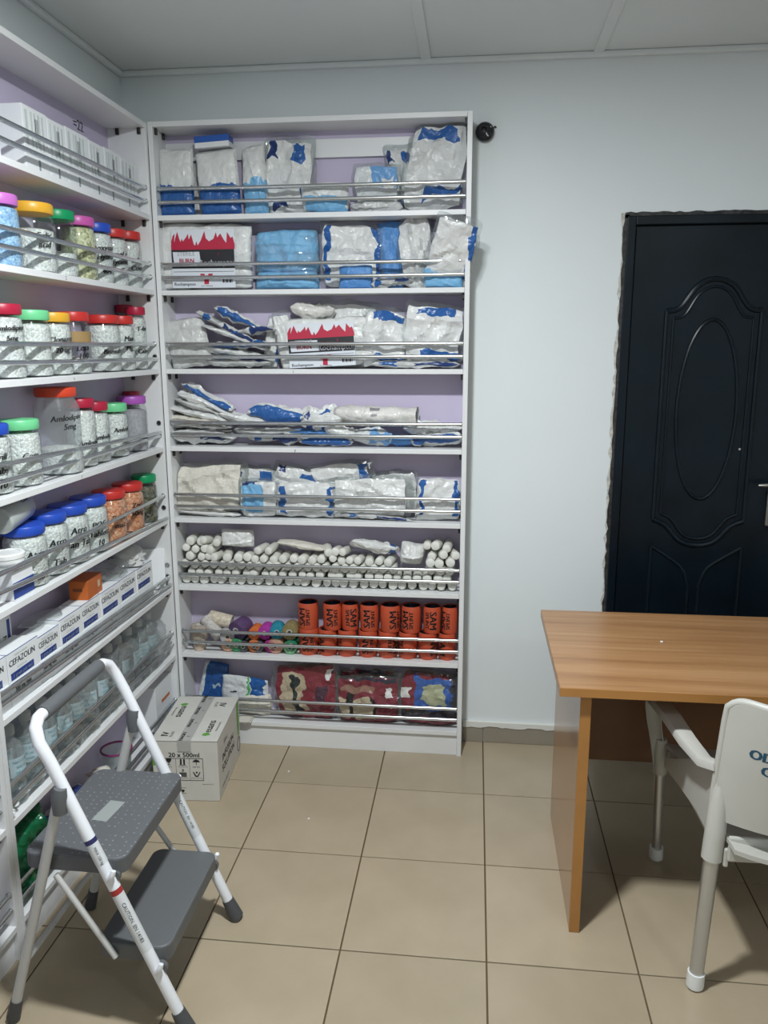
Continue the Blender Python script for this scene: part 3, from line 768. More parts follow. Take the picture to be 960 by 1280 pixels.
    # right side
    for wd, sz, y_, z_, bd in (('INFUSION', .040, .155, .135, .001), ('SOLUTION', .040, .155, .095, .001), ('STORE UPRIGHT', .015, .10, .03, 0), ('500ml', .022, .12, .185, 0)):
        text_on(MB(), wd, sz, lambda a, b: (.0006, y_+a, z_+b), bold=bd).build('side_print', INK, t)
    MB().add([(.0006, .315, .240), (.0006, .345, .240), (.0006, .350, .15), (.0006, .338, .085), (.0006, .320, .10), (.0006, .312, .17)], [(0, 1, 2, 3, 4, 5)]).build('green_flash', LEAF, t)
    MB().tube([(.0006, .33+.022*math.cos(a), .055+.03*math.sin(a)) for a in [2*math.pi*i/24 for i in range(24)]], .0012, 6, closed=True).build('side_ring', INK, t)
build_carton()

# ------------------------------------------------------------------ tablet jars on the left unit
LIDC = dict(pink=(.56, .16, .55), yellow=(.75, .40, .03), green=(.0, .28, .10), magenta=(.52, .09, .36), blue=(.015, .07, .46), red=(.55, .03, .025),
            crimson=(.42, .012, .045), mint=(.16, .60, .28), orange=(.62, .055, .02), purple=(.38, .09, .44), white=(.75, .76, .74))
def lid_mat(c): return mat('lid_'+c, LIDC[c], .38)
JAR = {}
def jar_parts(D, H, lid, fill, pm, wide=False, body='clear'):
    r = D/2; lh = min(.026, H*.14); hb = H-lh
    nk = r*(.86 if not wide else .80)
    key = (round(D, 3), round(H, 3), lid, fill, pm.name if pm else '', wide, body)
    if key in JAR: return JAR[key]
    prof = [(r*.80, .001), (r*.95, .005), (r, .016), (r*.985, hb*.36), (r*1.0, hb*.40), (r*.985, hb*.44), (r, hb*.78), (r*.97, hb*.87), (nk*1.02, hb*.95), (nk, hb)]
    b = MB().lathe([(0, .001)]+prof, 28, cap=False).mesh('jar_body', {'clear': CLEAR, 'cloudy': CLOUDY}[body], True)
    zt = hb*fill; ins = []
    for (q, z) in prof:
        if z < zt: ins.append((q*.955-.0008, max(z, .003)))
    qe = ins[-1][0]
    rr = random.Random(int(D*1e4+H*1e4))
    ins += [(qe*.98, zt-.003), (qe*.7, zt+.002), (qe*.3, zt+.005), (0, zt+.006)]
    c = MB().lathe([(0, .003)]+ins, 28, cap=False).mesh('tablets', pm, True) if pm else None
    lr = nk*1.10
    n = 36; lp = [(lr*.99, hb-.002), (lr*1.02, hb+.002), (lr*1.02, H-.005), (lr*.98, H-.001), (lr*.90, H), (0, H)]
    l = MB().lathe([(0, hb-.002)]+lp, n, cap=False).mesh('lid', lid_mat(lid), True)
    JAR[key] = (b, c, l, r); return JAR[key]
def jar(k, pr, D, top, lid, label, fill=.93, pm=P_WHITE, txt=None, xc=-.922, wide=False, body='clear', H=None, tilt=0, tz=.52, ts=1.0):
    pc = pr-20
    for _ in range(8):
        p = at_x(pc, top, xc); pc = pr-D/2/mpp(p)
    if H is None: H = p.z-ZS[k]
    H = min(H, (ZS[k-1]-T-ZS[k])-.004)
    y = min(p.y, .661-D/2)
    b, c, l, r = jar_parts(round(D, 3), round(H, 3), lid, fill, pm, wide, body)
    t = thing('tablet_jar', label, 'jar', (xc, y, ZS[k]+.0005), (R(tilt), 0, R(-62)), 'jars on the left shelves')
    link('jar_body', b, t); link('lid', l, t)
    if c: link('tablets', c, t)
    if txt:
        rr = r*1.006+.0006
        for i, (s, dz) in enumerate(txt):
            def fn(x, yy, dz=dz):
                a = x/rr; return (rr*math.sin(a), -rr*math.cos(a), H*tz+dz+yy+x*.06)
            o = text_on(MB(), s, .024*ts, fn, shear=.18, bold=.0009, cut=(.25, 0)).build('handwriting', INK, t)
            o.rotation_euler = (0, 0, R(122))     # the writing faces out of the shelf, a little towards the room
    return t
J = jar
# second shelf from the top
J(1, 20, .112, 243, 'pink', 'jar of pale blue tablets with a pink lid on the left shelf', .95, P_BLUE)
J(1, 65, .128, 255, 'yellow', 'wide jar of white tablets with a yellow lid, second tier of left shelf', .72, P_WHITE, [('Folic', .0), ('acid', -.024)], wide=False)
J(1, 92, .110, 264, 'green', 'half-full clear jar with a dark green lid beside the yellow-lidded jar', .42, P_WHITE)
J(1, 117, .110, 272, 'magenta', 'magenta-lidded jar of pale green tablets with shaded gaps painted as dark cells', .95, P_GREEN)
J(1, 138, .105, 280, 'blue', 'jar of white tablets with a blue lid between magenta and red lids', .95, P_WHITE, [('Doxycom', .012), ('Hydro', -.016), ('404', -.062)])
J(1, 157, .098, 287, 'red', 'red-lidded jar of white tablets next to the blue-lidded one, second tier', .95, P_WHITE, [('mol +', .006), ('fyomin', -.02), ('C', -.048)])
J(1, 175, .094, 290, 'red', 'last red-lidded jar before the corner, second tier of left shelf', .93, P_WHITE, [('tofia', -.006), ('Com', -.034)])
# third shelf
J(2, 25, .118, 380, 'crimson', 'crimson-lidded jar of white tablets at the left of the third tier', .95, P_WHITE, [('Amlodipine', .03), ('5mg', .004)], ts=.8)
J(2, 60, .116, 388, 'mint', 'jar of white tablets with a mint green lid, third tier', .92, P_WHITE)
J(2, 86, .112, 391, 'yellow', 'jar of white tablets with a yellow lid, third tier, beside the mint lid', .95, P_WHITE, [('Clonazep', .010), ('20 ug', -.022)], ts=.9)
J(2, 110, .108, 390, 'red', 'red-lidded jar with a brown label band and few white tablets', .30, P_WHITE, [('Losa', -.02), ('100', -.044)])
J(2, 148, .118, 394, 'red', 'broad red-lidded jar of white tablets in the middle of the third tier', .95, P_WHITE, [('Losartan', -.004), ('Bismuth', -.03)], ts=.9)
J(2, 166, .088, 395, 'red', 'small red-lidded jar of white tablets just right of the broad one', .95, P_WHITE, [('Maa', .012), ('Mg', -.02)], xc=-.906)
J(2, 173, .066, 382, 'crimson', 'tall crimson-lidded jar at the rear of the third tier', .93, P_WHITE, xc=-.962)
J(2, 181, .072, 384, 'crimson', 'tall crimson-lidded jar marked T-fas at the corner end of the third tier', .93, P_WHITE, [('T-fas', .03), ('Calm', -.05)], xc=-.903, ts=.9)
# brown band inside the half-empty red-lidded jar is its wrap-around label
def label_band():
    for o in list(COL.objects):
        if o.get('label', '').startswith('red-lidded jar with a brown'):
            r = .054; MB().lathe([(r*1.004, .098), (r*1.004, .130)], 28, cap=False).build('label_band', mat('brown_label', (.34, .22, .09), .5), o, True)
label_band()
# fourth shelf
J(3, 9, .105, 530, 'blue', 'blue-lidded jar of white tablets at the left of the fourth tier', .95, P_WHITE, [('Prill', .004), ('tabs', -.032), ('10', -.07)])
J(3, 47, .116, 524, 'mint', 'mint-lidded jar of white tablets in front of the big clear jar', .93, P_WHITE, [('Com', -.01)])
J(3, 96, .134, 484, 'orange', 'big clear jar with an orange-red lid, one third full of white tablets', .34, P_WHITE, [('Amlodipine', .028), ('5mg', .002)], wide=True, tz=.55, xc=-.921, body='cloudy')
J(3, 117, .096, 498, 'crimson', 'crimson-lidded jar of white tablets right beside the big clear jar', .93, P_WHITE, [('Amlodip', -.035)], ts=.9)
J(3, 134, .092, 502, 'crimson', 'smaller crimson-lidded jar left of the mint lid, fourth tier', .93, P_WHITE, [('Amlodip', -.018)], ts=.85)
J(3, 158, .100, 504, 'mint', 'small jar with a mint lid beside the purple-lidded jar', .93, P_WHITE, [('Amlodi', .0)], ts=.85)
J(3, 182, .108, 495, 'purple', 'clear jar of grey powder with a purple lid, fourth tier', .86, P_GREY)
J(3, 190, .064, 487, 'crimson', 'narrow crimson-lidded jar in the corner behind the purple lid', .93, P_WHITE, [('test', -.0)], xc=-.958)
# fifth shelf
J(4, 55, .122, 655, 'blue', 'blue-lidded jar of white tablets nearest the room, fifth tier', .97, P_WHITE, [('Atro', .004), ('Tab', -.06)], ts=1.2)
J(4, 82, .122, 640, 'blue', 'second blue-lidded jar of white tablets from the left, fifth tier', .97, P_WHITE, [('Atro', .004), ('Tab', -.055)], ts=1.2)
J(4, 108, .122, 630, 'blue', 'third blue-lidded jar of white tablets from the left, fifth tier', .97, P_WHITE, [('Atro', .012), ('can Tab', -.03)], ts=1.2)
J(4, 132, .120, 620, 'blue', 'last blue-lidded jar of white tablets, next to the orange tablets', .97, P_WHITE, [('POC', .0), ('Tablets', -.03), ('10', -.06)], ts=1.1)
J(4, 156, .116, 612, 'red', 'red-lidded jar of orange tablets beside the blue lids', .96, P_ORANGE, [('Diclof', -.006), ('enac', -.034)])
J(4, 178, .114, 603, 'red', 'red-lidded jar of orange tablets beside the green lid', .96, P_ORANGE, [('Zocl', .008), ('50mg', -.022)])
J(4, 197, .096, 592, 'green', 'jar of dark capsules with a bright green lid in the corner', .88, P_DARK)

# white bottle lying on top of the blue lids, fifth shelf, and the boxes beside it
def lying_bottle():
    zb = ZS[4]+.180
    t = thing('white_bottle', 'white plastic bottle lying on its side on the blue lids', 'bottle', (-.925, -.255, zb+.036), (R(-84), 0, R(6)))
    MB().lathe([(0, -.09), (.030, -.09), (.036, -.084), (.036, .05), (.032, .062), (.026, .068), (.024, .07), (0, .07)], 26, cap=False).build('bottle_body', FROST, t, True)
    MB().lathe([(0, -.088), (.031, -.088), (.034, -.07), (.034, .02), (0, .022)], 26, cap=False).build('contents', mat('bottle_contents', (.62, .64, .62), .7), t, True)
    m = MB()
    text_on(m, '5TP', .022, lambda x, y: (.0368*math.cos(R(-60)+y/.037), .0368*math.sin(R(-60)+y/.037), .02+x), bold=.0008, cut=(0, .2))
    m.build('handwriting', INK, t)
lying_bottle()

def carton(name, label, size, loc, rotz=0, mtl=PAPER, group=None, prints=(), cat='box', roty=0, rotx=0, bev=.0015):
    w, d, h = size
    t = thing(name, label, cat, loc, (R(rotx), R(roty), R(rotz)), group)
    MB().box(-w/2, w/2, -d/2, d/2, 0, h, bev=bev).build('carton_body', mtl, t)
    for p in prints: p(t, w, d, h)
    return t
GREENP = mat('grey_green_print', (.56, .62, .60), .5)
GREYPR = mat('grey_print', (.30, .32, .33), .5)
# white boxes in a row on the top shelf of the left unit (front faces look towards +x)
def top_box_print(seed):
    def f(t, w, d, h):
        r = random.Random(seed); m = MB(); g = MB()
        x = w/2+.0005; y = -d/2+.012
        while y < d/2-.02:
            bw = r.uniform(.004, .014)
            g.box(x-.0004, x, y, y+bw, h*.40, h*.93); y += bw+r.uniform(.004, .02)
        for q in range(3): m.box(x-.0004, x, -d*.02+q*.006, -d*.02+q*.006+.0035, h*.45+r.uniform(0, .02), h*.85)
        y0 = r.uniform(-.02, .01); 
        MB().box(x-.0004, x, y0, y0+.010, h*.06, h*.24).build('box_code', GREYPR, t)
        g.build('pale_print', GREENP, t); m.build('box_print', GREYPR, t)
    return f
ys = [-.096, .035, .139, .285, .395, .517, .652]
words = ['white carton at the near end of the box row on the top left shelf', 'second white carton from the near end of the top left row', 'third white carton from the near end of the top left row',
         'fourth white carton from the near end of the top left row', 'fifth white carton from the near end of the top left row', 'white carton at the corner end of the top left row']
for i in range(6):
    d = ys[i+1]-ys[i]-.002
    carton('medicine_box', words[i], (.085, d, .172-.003*(i % 2)), (-.933, (ys[i]+ys[i+1])/2, ZS[0]+.0005), group='white cartons on the top left shelf', prints=[top_box_print(i)])
carton('medicine_box', 'tall plain white carton cut by the left edge, top shelf', (.11, .12, .215), (-.93, -.30, ZS[0]+.0005), group='white cartons on the top left shelf')
text_on(MB(), '=22', .045, lambda a, b: (.97+a, .1415, 2.35+b), bold=.0006).build('handwriting', GREYPR, UL)

# cefazolin cartons, sixth shelf
def cef_print(t, w, d, h):
    x = w/2+.0005
    m = MB(); text_on(m, 'CEFAZOLIN', .024, lambda a, b: (x, -d*.05+a*min(1, d/.145), h*.64+b), bold=.0006)
    m.build('name_print', mat('dark_grey_print', (.05, .055, .07), .5), t)
    for q_, z_ in (('Powder for injection', .86), ('for I.M./I.V. use', .40)): text_on(MB(), q_, .0075, lambda a, b: (x, -d*.08+a, h*z_+b)).build('small_print', GREYPR, t)
    bnd = MB().box(x-.0004, x, -d*.44, d*.30, h*.05, h*.30).build('blue_band', BLUEINK, t)
    q = MB(); text_on(q, '1 gram per vial', .0155, lambda a, b: (x+.0004, -d*.07+a*min(1, d/.14), h*.175+b), bold=.0003); q.build('band_lettering', PLAINTXT, bnd)
    e = MB().box(-w/2, w/2, -d/2+.001, -d/2+.0035, h, h+.0004); e.box(w/2-.003, w/2, -d/2, d/2, h, h+.0004); e.build('edge_line', BLUEINK, t)
def cef_end_print(t, w, d, h):
    x = w/2+.0005
    m = MB(); text_on(m, 'CEFAZOLIN', .026, lambda a, b: (x, -d*.12-b, h*.42+a), bold=.0004); m.build('name_print', mat('dark_grey_print', (.05, .055, .07), .5), t)
    MB().box(x-.0004, x, d*.12, d*.36, h*.04, h*.96).build('blue_band', BLUEINK, t)
cy = [-.575, -.438, -.285, -.165, -.027, .102, .250, .386, .530]
cl = ['cut off by the left edge', 'first fully seen from the left', 'second from the left', 'left of the orange box', 'below the orange box', 'just right of the orange box', 'second from the corner', 'nearest the corner']
def low_print(t, w, d, h):
    x = w/2+.0005
    text_on(MB(), '300 mg vials', .016, lambda a, b: (x, -d*.1+a*min(1, d/.13), h*.62+b), bold=.0005).build('box_print', INK, t)
    text_on(MB(), 'store in a dry place', .008, lambda a, b: (x, -d*.05+a, h*.35+b)).build('box_print', GREYPR, t)
for i in range(8):
    d = cy[i+1]-cy[i]-.002; ym = (cy[i]+cy[i+1])/2
    carton('medicine_box', 'plain white carton of the lower layer, '+cl[i], (.076, d, .066), (-.911, ym, ZS[5]+.0005), group='plain cartons under the blue-banded ones', prints=[low_print])
    carton('cefazolin_box', 'white carton with blue band in the front row, '+cl[i], (.072, d, .080 if i != 2 else .070), (-.912+.002*(i % 2), ym, ZS[5]+.0668), group='white cartons with a blue band', prints=[cef_print])
for i, (y, d, lb) in enumerate(((-.435, .060, 'upright white carton with blue stripe behind the front row at left edge'), (-.372, .058, 'upright white carton with blue stripe, middle of three behind the row'), (-.312, .056, 'upright white carton with blue stripe next to the gap behind the row'))):
    t = carton('cefazolin_box', lb, (.034, d, .205), (-.968, y, ZS[5]+.0005), group='white cartons with a blue band', prints=[cef_end_print])
OR = mat('orange_card', (.50, .12, .02), .5, nscale=10, namt=.1)
def or_print(t, w, d, h):
    MB().box(w/2, w/2+.0005, d*.18, d*.34, h*.35, h*.7).build('pale_label', mat('label_tan', (.6, .45, .3), .5), t)
    MB().box(-w*.3, w*.2, -d/2-.0005, -d/2, h*.45, h*.62).build('dark_label', mat('label_brown', (.2, .06, .02), .5), t)
carton('medicine_box', 'small orange carton lying on the blue-banded white cartons', (.062, .115, .062), (-.915, .088, ZS[5]+.1472), 4, OR, prints=[or_print])
# clear bag and leaflet papers lying at the corner end of that shelf are built with the pouches below
carton('medicine_box', 'tilted blank white carton leaning in the corner end of the sixth tier', (.105, .016, .16), (-.915, .612, ZS[5]+.004), 20, PAPER, rotx=-14)
def sh_print(t, w, d, h):
    MB().box(w/2, w/2+.0005, -d*.15, d*.35, h*.60, h*.66).build('orange_stripe', mat('orange_ink', (.55, .15, .04), .5), t)
    m = MB(); text_on(m, 'LOT 220', .012, lambda a, b: (w*.16+a, -d/2-.0005, h*.12+b), bold=.0004); m.build('lot_print', INK, t)
carton('carton', 'white carton with an orange stripe on the bottom left shelf by the corner', (.104, .165, .215), (-.930, .573, ZS[7]+.0005), 0, PAPER, prints=[sh_print])
def bw_print(t, w, d, h):
    MB().box(w/2, w/2+.0005, -d/2, d/2, 0.004, h*.62).build('blue_panel', BLUEINK, t)
carton('medicine_box', 'white and navy carton at the left edge of the fifth tier', (.07, .10, .078), (-.905, -.335, ZS[4]+.0005), 0, PAPER, prints=[bw_print])
def tub():
    t = thing('plastic_tub', 'white round tub lid standing on the navy carton', 'tub', (-.912, -.335, ZS[4]+.0795))
    MB().lathe([(0, 0), (.042, 0), (.044, .003), (.045, .028), (.047, .030), (.047, .040), (.044, .043), (.036, .0435), (.034, .041), (0, .041)], 28, cap=False).build('tub_body', WHT, t, True)
    MB().lathe([(.0455, .010), (.0462, .012), (.0462, .016), (.0455, .018)], 28, cap=False).build('rim_ring', GREYPR, t, True)
tub()

# ------------------------------------------------------------------ crumpled pouches and packs
def pouch_geo(w, h, t, seed, cr=.5, nx=18, ny=18, boxy=3.0, bend=0.0, kw=26, folds=0, film=0):
    nx = int(nx*1.3); ny = int(ny*1.3)
    rnd = random.Random(seed); off = Vector((rnd.uniform(0, 99), rnd.uniform(0, 99), rnd.uniform(0, 99)))
    mb = MB(); idx = {}; uv = []
    def ridge(p): n = noise.noise(p); return 1-2*abs(n)
    # crumpled packs lose their square corners and straight tops
    cn = {(i, j): (rnd.uniform(-.08, .20)*cr*w*.5, rnd.uniform(-.10, .22)*cr*h*.5) for i in (-1, 1) for j in (-1, 1)}
    fd = [(rnd.uniform(0, 6.28), rnd.uniform(-.6, .6), rnd.uniform(-.010, .013)) for _ in range(7)]      # long straight folds
    for s in (-1, 1):
        for j in range(ny+1):
            for i in range(nx+1):
                edge = i in (0, nx) or j in (0, ny)
                if s == 1 and edge: idx[(s, i, j)] = idx[(-1, i, j)]; continue
                u, v = i/nx, j/ny; a, b = 2*u-1, 2*v-1
                pr = max(0, (1-abs(a)**boxy)*(1-abs(b)**boxy))**.5
                q = Vector((a*w/2, b*h/2, s*.3))*kw+off
                y = s*t/2*pr*(1+.5*cr*noise.noise(q*.4))
                y += s*cr*.0085*(ridge(q*.55)-.4)*min(1, pr*1.6)*(.5+t*12) + s*cr*.0040*(ridge(q*1.3)-.3)*min(1, pr*2)
                for (fa, fo, am) in fd:
                    dist = abs(a*math.cos(fa)+b*math.sin(fa)-fo); y += s*cr*am*max(0, 1-dist/.16)*min(1, pr*2)*(.55+.45*min(1, t*25))
                if folds: y += s*.006*abs(math.sin(math.pi*folds*v+.6*noise.noise(Vector((a*1.5, v*3, 0))+off)))**.5*min(1, pr*2)
                lo = Vector((a*w/2, b*h/2, 0))*9+off
                y += cr*.014*noise.noise(lo)*(.4+.6*(abs(a)**2+abs(b)**2)*.5)+bend*(b*b-.3)
                x = a*w/2*(1-.07*cr*(noise.noise(lo*1.7+Vector((7, 0, 0)))+.4*abs(b)**4)) + .006*cr*noise.noise(q*.8)
                z = b*h/2*(1-.08*cr*(noise.noise(lo*1.6+Vector((0, 9, 0)))+.4*abs(a)**4)) + .007*cr*noise.noise(q*.9+Vector((3, 3, 3)))
                for (ci, cj), (dx, dz) in cn.items():
                    wt = max(0, (1+a*ci)/2)**3*max(0, (1+b*cj)/2)**3
                    x -= ci*dx*wt; z -= cj*dz*wt
                idx[(s, i, j)] = len(mb.v); mb.v.append((x, y, z)); uv.append((u, v))
    for s in (-1, 1):
        for j in range(ny):
            for i in range(nx):
                mb.f.append((idx[(s, i, j)], idx[(s, i+1, j)], idx[(s, i+1, j+1)], idx[(s, i, j+1)]))
                mb.m.append(1 if film and (i < film or i >= nx-film or j >= ny-film) else 0)     # clear sealed margin
    mb.uv = uv; return mb

PSEED = [100]
def place(mb, name, label, cat, mtl, pos, eul, k, group, snap, ymin, ymax, smooth=True):
    me = mb.mesh(name, [mtl, FILM] if max(mb.m) else mtl, 24)
    Rm = Euler(eul).to_matrix()
    q = [Rm @ Vector(v) for v in mb.v]
    zmin = min(p.z for p in q); y0 = min(p.y for p in q); y1 = max(p.y for p in q)
    pos = Vector(pos)
    if k is not None:
        zs = ZS[k]
        if snap or pos.z+zmin < zs+.001: pos.z = zs+.0008-zmin
    if pos.y+y1 > ymax: pos.y = ymax-y1
    if pos.y+y0 < ymin: pos.y = ymin-y0
    o = link(name, me); o.location = pos; o.rotation_euler = eul
    tag(o, label, cat, group); return o
GP = 'sterile pouches on the back shelves'
def stand(k, x0, y0, x1, y1, label, mtl, t=.022, cr=.6, ang=0, y=.745, snap=True, name='sterile_pouch', cat='pouch', group=GP, lean=4, boxy=3.0, bend=0, kw=26, n=18, ymin=None):
    """upright pack seen face on, filling about the photo box x0..x1, y0..y1 at depth y"""
    PSEED[0] += 1
    p = at_y((x0+x1)/2, (y0+y1)/2, y); s = mpp(p)
    w, h = (x1-x0)*s, (y1-y0)*s*1.02
    film = 2 if .8 <= cr and (group == GP or name == 'brace_bag') else 0
    if film: w *= 1.12; h *= 1.07
    mb = pouch_geo(w, h, t, PSEED[0], cr, n, n, boxy, bend, kw, film=film)
    return place(mb, name, label, cat, mtl, p, (R(-lean), R(ang), 0), k, group, snap, YF+.021 if ymin is None else ymin, WY1-.010)
def flat(k, cx, cy, w, label, mtl, t=.012, cr=.6, ang=0, y=.752, dp=.100, snap=False, name='sterile_pouch', cat='pouch', group=GP, yaw=0, tip=0):
    """pack lying on its side in a heap, seen edge on, centred on photo point cx, cy and w photo pixels wide"""
    PSEED[0] += 1
    if k == 3: t *= 1.35
    p = at_y(cx, cy, y); s = mpp(p)
    mb = pouch_geo(w*s, dp, t, PSEED[0], cr, 20, 14, 2.5, 0, 26)
    return place(mb, name, label, cat, mtl, p, (R(90-tip), R(ang), R(yaw)), k, group, snap, YF+.021, WY1-.010)

# --- back unit, top shelf
stand(0, 199, 188, 243, 267, 'flat white pack with a blue lower half at the left end of the top shelf', M_BOT, .030, .25, 0, .735, boxy=6)
stand(0, 247, 190, 300, 266, 'tall white pack with a blue lower half, second from the left on the top shelf', M_BOT, .040, .25, -5, .735, boxy=6)
p = at_y(267, 179, .745)
t_ = thing('medicine_box', 'small blue and white box lying on the tall pack, top shelf', 'box', (p.x, .752, at_y(267, 187, .745).z+.004), (0, R(-3), 0))
MB().box(-.064, .064, -.03, .03, 0, .018, bev=.001).build('carton_body', PAPER, t_)
MB().box(-.0645, .0645, -.0305, .0305, .018, .040, bev=.001).build('blue_cover', mat('blue_card', (.02, .10, .42), .35), t_)
stand(0, 241, 200, 262, 266, 'narrow white pouch with a blue square between the two white and blue packs', M_BAND, .02, .6, 0, .795)
stand(0, 303, 183, 334, 265, 'light blue rolled drape in clear wrap on the top shelf', M_LBW, .05, .5, -3, .742, name='rolled_drape', cat='drape')
stand(0, 328, 181, 394, 266, 'crumpled white pouch with scattered blue patches, middle of top shelf', M_SPOT, .036, 1.2, 6, .775)
stand(0, 376, 228, 438, 264, 'low white pouch with a light blue fold at the middle of the top shelf', M_LBW, .045, .6, 2, .735)
stand(0, 443, 208, 500, 264, 'clear pouch with a folded blue sheet in the right half of the top shelf', M_HALF, .03, .9, -2, .76)
stand(0, 486, 187, 524, 262, 'white pouch with blue spots standing behind the big crumpled one', M_SPOT, .02, 1.0, -8, .795)
stand(0, 506, 164, 584, 264, 'big crumpled white pouch with blue bands at the right end of the top shelf', M_DIAG, .045, 1.3, 3, .745)
flat(0, 470, 252, 66, 'small silvery pouch lying in front of the clear pouch, top shelf', M_GREY, .02, 1.0, 0, .722, .03, True)

# --- printed burn dressing packs
def flame_pack(k, x0, y0, x1, y1, label, ang=0, card_l=.16, card_r=.16, y=.735):
    p = at_y((x0+x1)/2, (y0+y1)/2, y); s = mpp(p); w, h = (x1-x0)*s, (y1-y0)*s
    t = thing('burn_dressing_pack', label, 'dressing pack', (p.x, y, ZS[k]+.002), (R(-3), R(ang), 0), 'burn dressing packs')
    PSEED[0] += 1
    mb = pouch_geo(w, h, .030, PSEED[0], .6, 24, 20, 4); mb.v = [(a, b, c+h/2+.004) for a, b, c in mb.v]
    zmin = min(v[2] for v in mb.v); mb.v = [(a, b, c-zmin) for a, b, c in mb.v]
    mb.build('wrapper', M_PLAIN, t, 'all')
    X0, X1 = -w/2+w*card_l, w/2-w*card_r; cw = X1-X0; f = min(v_[1] for v_ in mb.v if X0 < v_[0] < X1)-.0024
    CARDM = mat('printed_card', (.72, .76, .82), .35)
    MB().box(X0, X1, f, f+.002, .006, h*.90).build('printed_card', CARDM, t)
    RDI = mat('flame_red', (.50, .02, .06), .4); BK = mat('card_black', (.02, .02, .025), .4)
    zb = h*.60
    fl = [(0, .0), (0, .42), (.03, .70), (.06, .80), (.045, .35), (.10, .90), (.13, .55), (.15, .38), (.165, .55), (.19, .42), (.24, .62), (.27, .80), (.28, .50), (.32, .75), (.36, .25), (.38, .20), (.40, .42), (.42, .2), (.47, .45), (.53, .92), (.55, .55), (.60, .40), (.67, .52), (.71, .85), (.73, .58), (.78, .78), (.83, .48), (.87, .30), (.885, .85), (.94, .55), (.97, .62), (1, .25), (1, 0)]
    MB().prism([(X0+cw*a, zb+h*.30*b) for a, b in fl], f-.0006, f).build('flame_print', RDI, t)
    bp = MB().prism([(X0+cw*.005, h*.32), (X1-cw*.005, h*.32), (X1-cw*.01, zb), (X0, zb)], f-.0005, f).build('black_panel', BK, t)
    wp = MB().prism([(X0+cw*.04, h*.35), (X0+cw*.47, h*.35), (X0+cw*.44, zb-.008), (X0+cw*.02, zb-.008)], f-.0010, f-.0005).build('white_panel', CARDM, t)
    m = MB(); text_on(m, 'STERILE', .020, lambda a, b: (X0+cw*.23+a, f-.0014, h*.535+b)); m.build('grey_lettering', GREYPR, wp)
    m = MB(); text_on(m, 'BURN', .022, lambda a, b: (X0+cw*.24+a, f-.0014, h*.43+b), bold=.0008); m.build('red_lettering', RDI, wp)
    m = MB(); text_on(m, 'Rochampton', .028, lambda a, b: (X0+cw*.73+a, f-.0010, h*.40+b), bold=.0004); m.build('white_lettering', PLAINTXT, bp)
    MB().tube([(X0+cw*.72+.008*math.cos(a), f-.0008, h*.53+.009*math.sin(a)) for a in [2*math.pi*i/4 for i in range(4)]], .0013, 6, closed=True).build('red_emblem', RDI, bp)
    m = MB(); m.box(X0+cw*.02, X1-cw*.02, f-.0005, f, h*.265, h*.272); m.box(X0+cw*.02, X1-cw*.02, f-.0005, f, h*.20, h*.203)
    text_on(m, 'Rochampton', .016, lambda a, b: (X0+cw*.20+a, f-.0006, h*.08+b), bold=.0003)
    text_on(m, 'burn dressing', .008, lambda a, b: (X0+cw*.55+a, f-.0006, h*.055+b))
    for q in range(9): m.box(X0+cw*(.80+q*.018), X0+cw*(.80+q*.018)+.002+.002*(q % 3 == 0), f-.0006, f, h*.10, h*.19)
    m.build('black_print', INK, t)
    c = X0+cw*.545; z = h*.145
    MB().prism([(c-.024, z+.022), (c-.008, z+.022), (c-.006, z+.016), (c+.006, z+.016), (c+.008, z+.022), (c+.024, z+.022), (c+.022, z+.008), (c+.009, z+.004), (c+.009, z-.016), (c-.009, z-.016), (c-.009, z+.004), (c-.022, z+.008)], f-.0006, f).build('red_cross_mark', RDI, t)
    return t
flame_pack(1, 197, 282, 316, 362, 'white pack with red flames on black at the left end of the second shelf')
# --- second shelf
def folded_drape():
    p = at_y(359, 326, .745); s = mpp(p)
    t = thing('folded_drape', 'light blue folded drape in clear wrap beside the flame pack, second shelf', 'drape', (p.x, .748, ZS[1]+.001))
    h = 72*s; h1 = h*.74
    mb = pouch_geo(82*s, h1, .07, 321, .45, 22, 24, 6, folds=5); mb.v = [(a, b, c+h-h1/2) for a, b, c in mb.v]; mb.build('upper_folds', M_LB, t, 'all')
    mb = pouch_geo(80*s, h*.30, .075, 322, .45, 22, 14, 6, folds=2); zm = min(v[2] for v in mb.v); mb.v = [(a, b, c-zm) for a, b, c in mb.v]; mb.build('lower_folds', M_LB, t, 'all')
    mb = pouch_geo(85*s, h*1.0, .082, 323, .5, 20, 20, 6); zm = min(v[2] for v in mb.v); mb.v = [(a, b, c-zm) for a, b, c in mb.v]; mb.build('wrap', FILM, t, 'all')
folded_drape()
stand(1, 399, 284, 479, 361, 'white pouch with blue bands at both sides in the middle of the second shelf', M_TWOB, .034, 1.1, 0, .765)
stand(1, 424, 333, 466, 361, 'small bright blue folded pack in front of the banded pouch', M_BL, .03, .4, 0, .722, name='folded_drape', cat='drape')
stand(1, 473, 278, 504, 360, 'mid blue folded drape standing upright on the second shelf', M_BL, .03, .45, -3, .775, name='folded_drape', cat='drape')
stand(1, 499, 269, 542, 361, 'tall crumpled white pouch right of the blue upright drape', M_PLAIN, .03, 1.3, -9, .752)
stand(1, 537, 278, 594, 358, 'crumpled white pouch with a blue band poking out past the right side of the shelf', M_BAND, .026, 1.2, 14, .690, lean=-22, ymin=.62)
flat(1, 492, 348, 56, 'small white and navy pouch lying low on the second shelf', M_EDGE2, .02, .9, -4, .725, .04, True)
stand(1, 530, 336, 578, 361, 'small bright blue pack lying at the right end of the second shelf', M_LB, .03, .5, 2, .722, name='folded_drape', cat='drape')

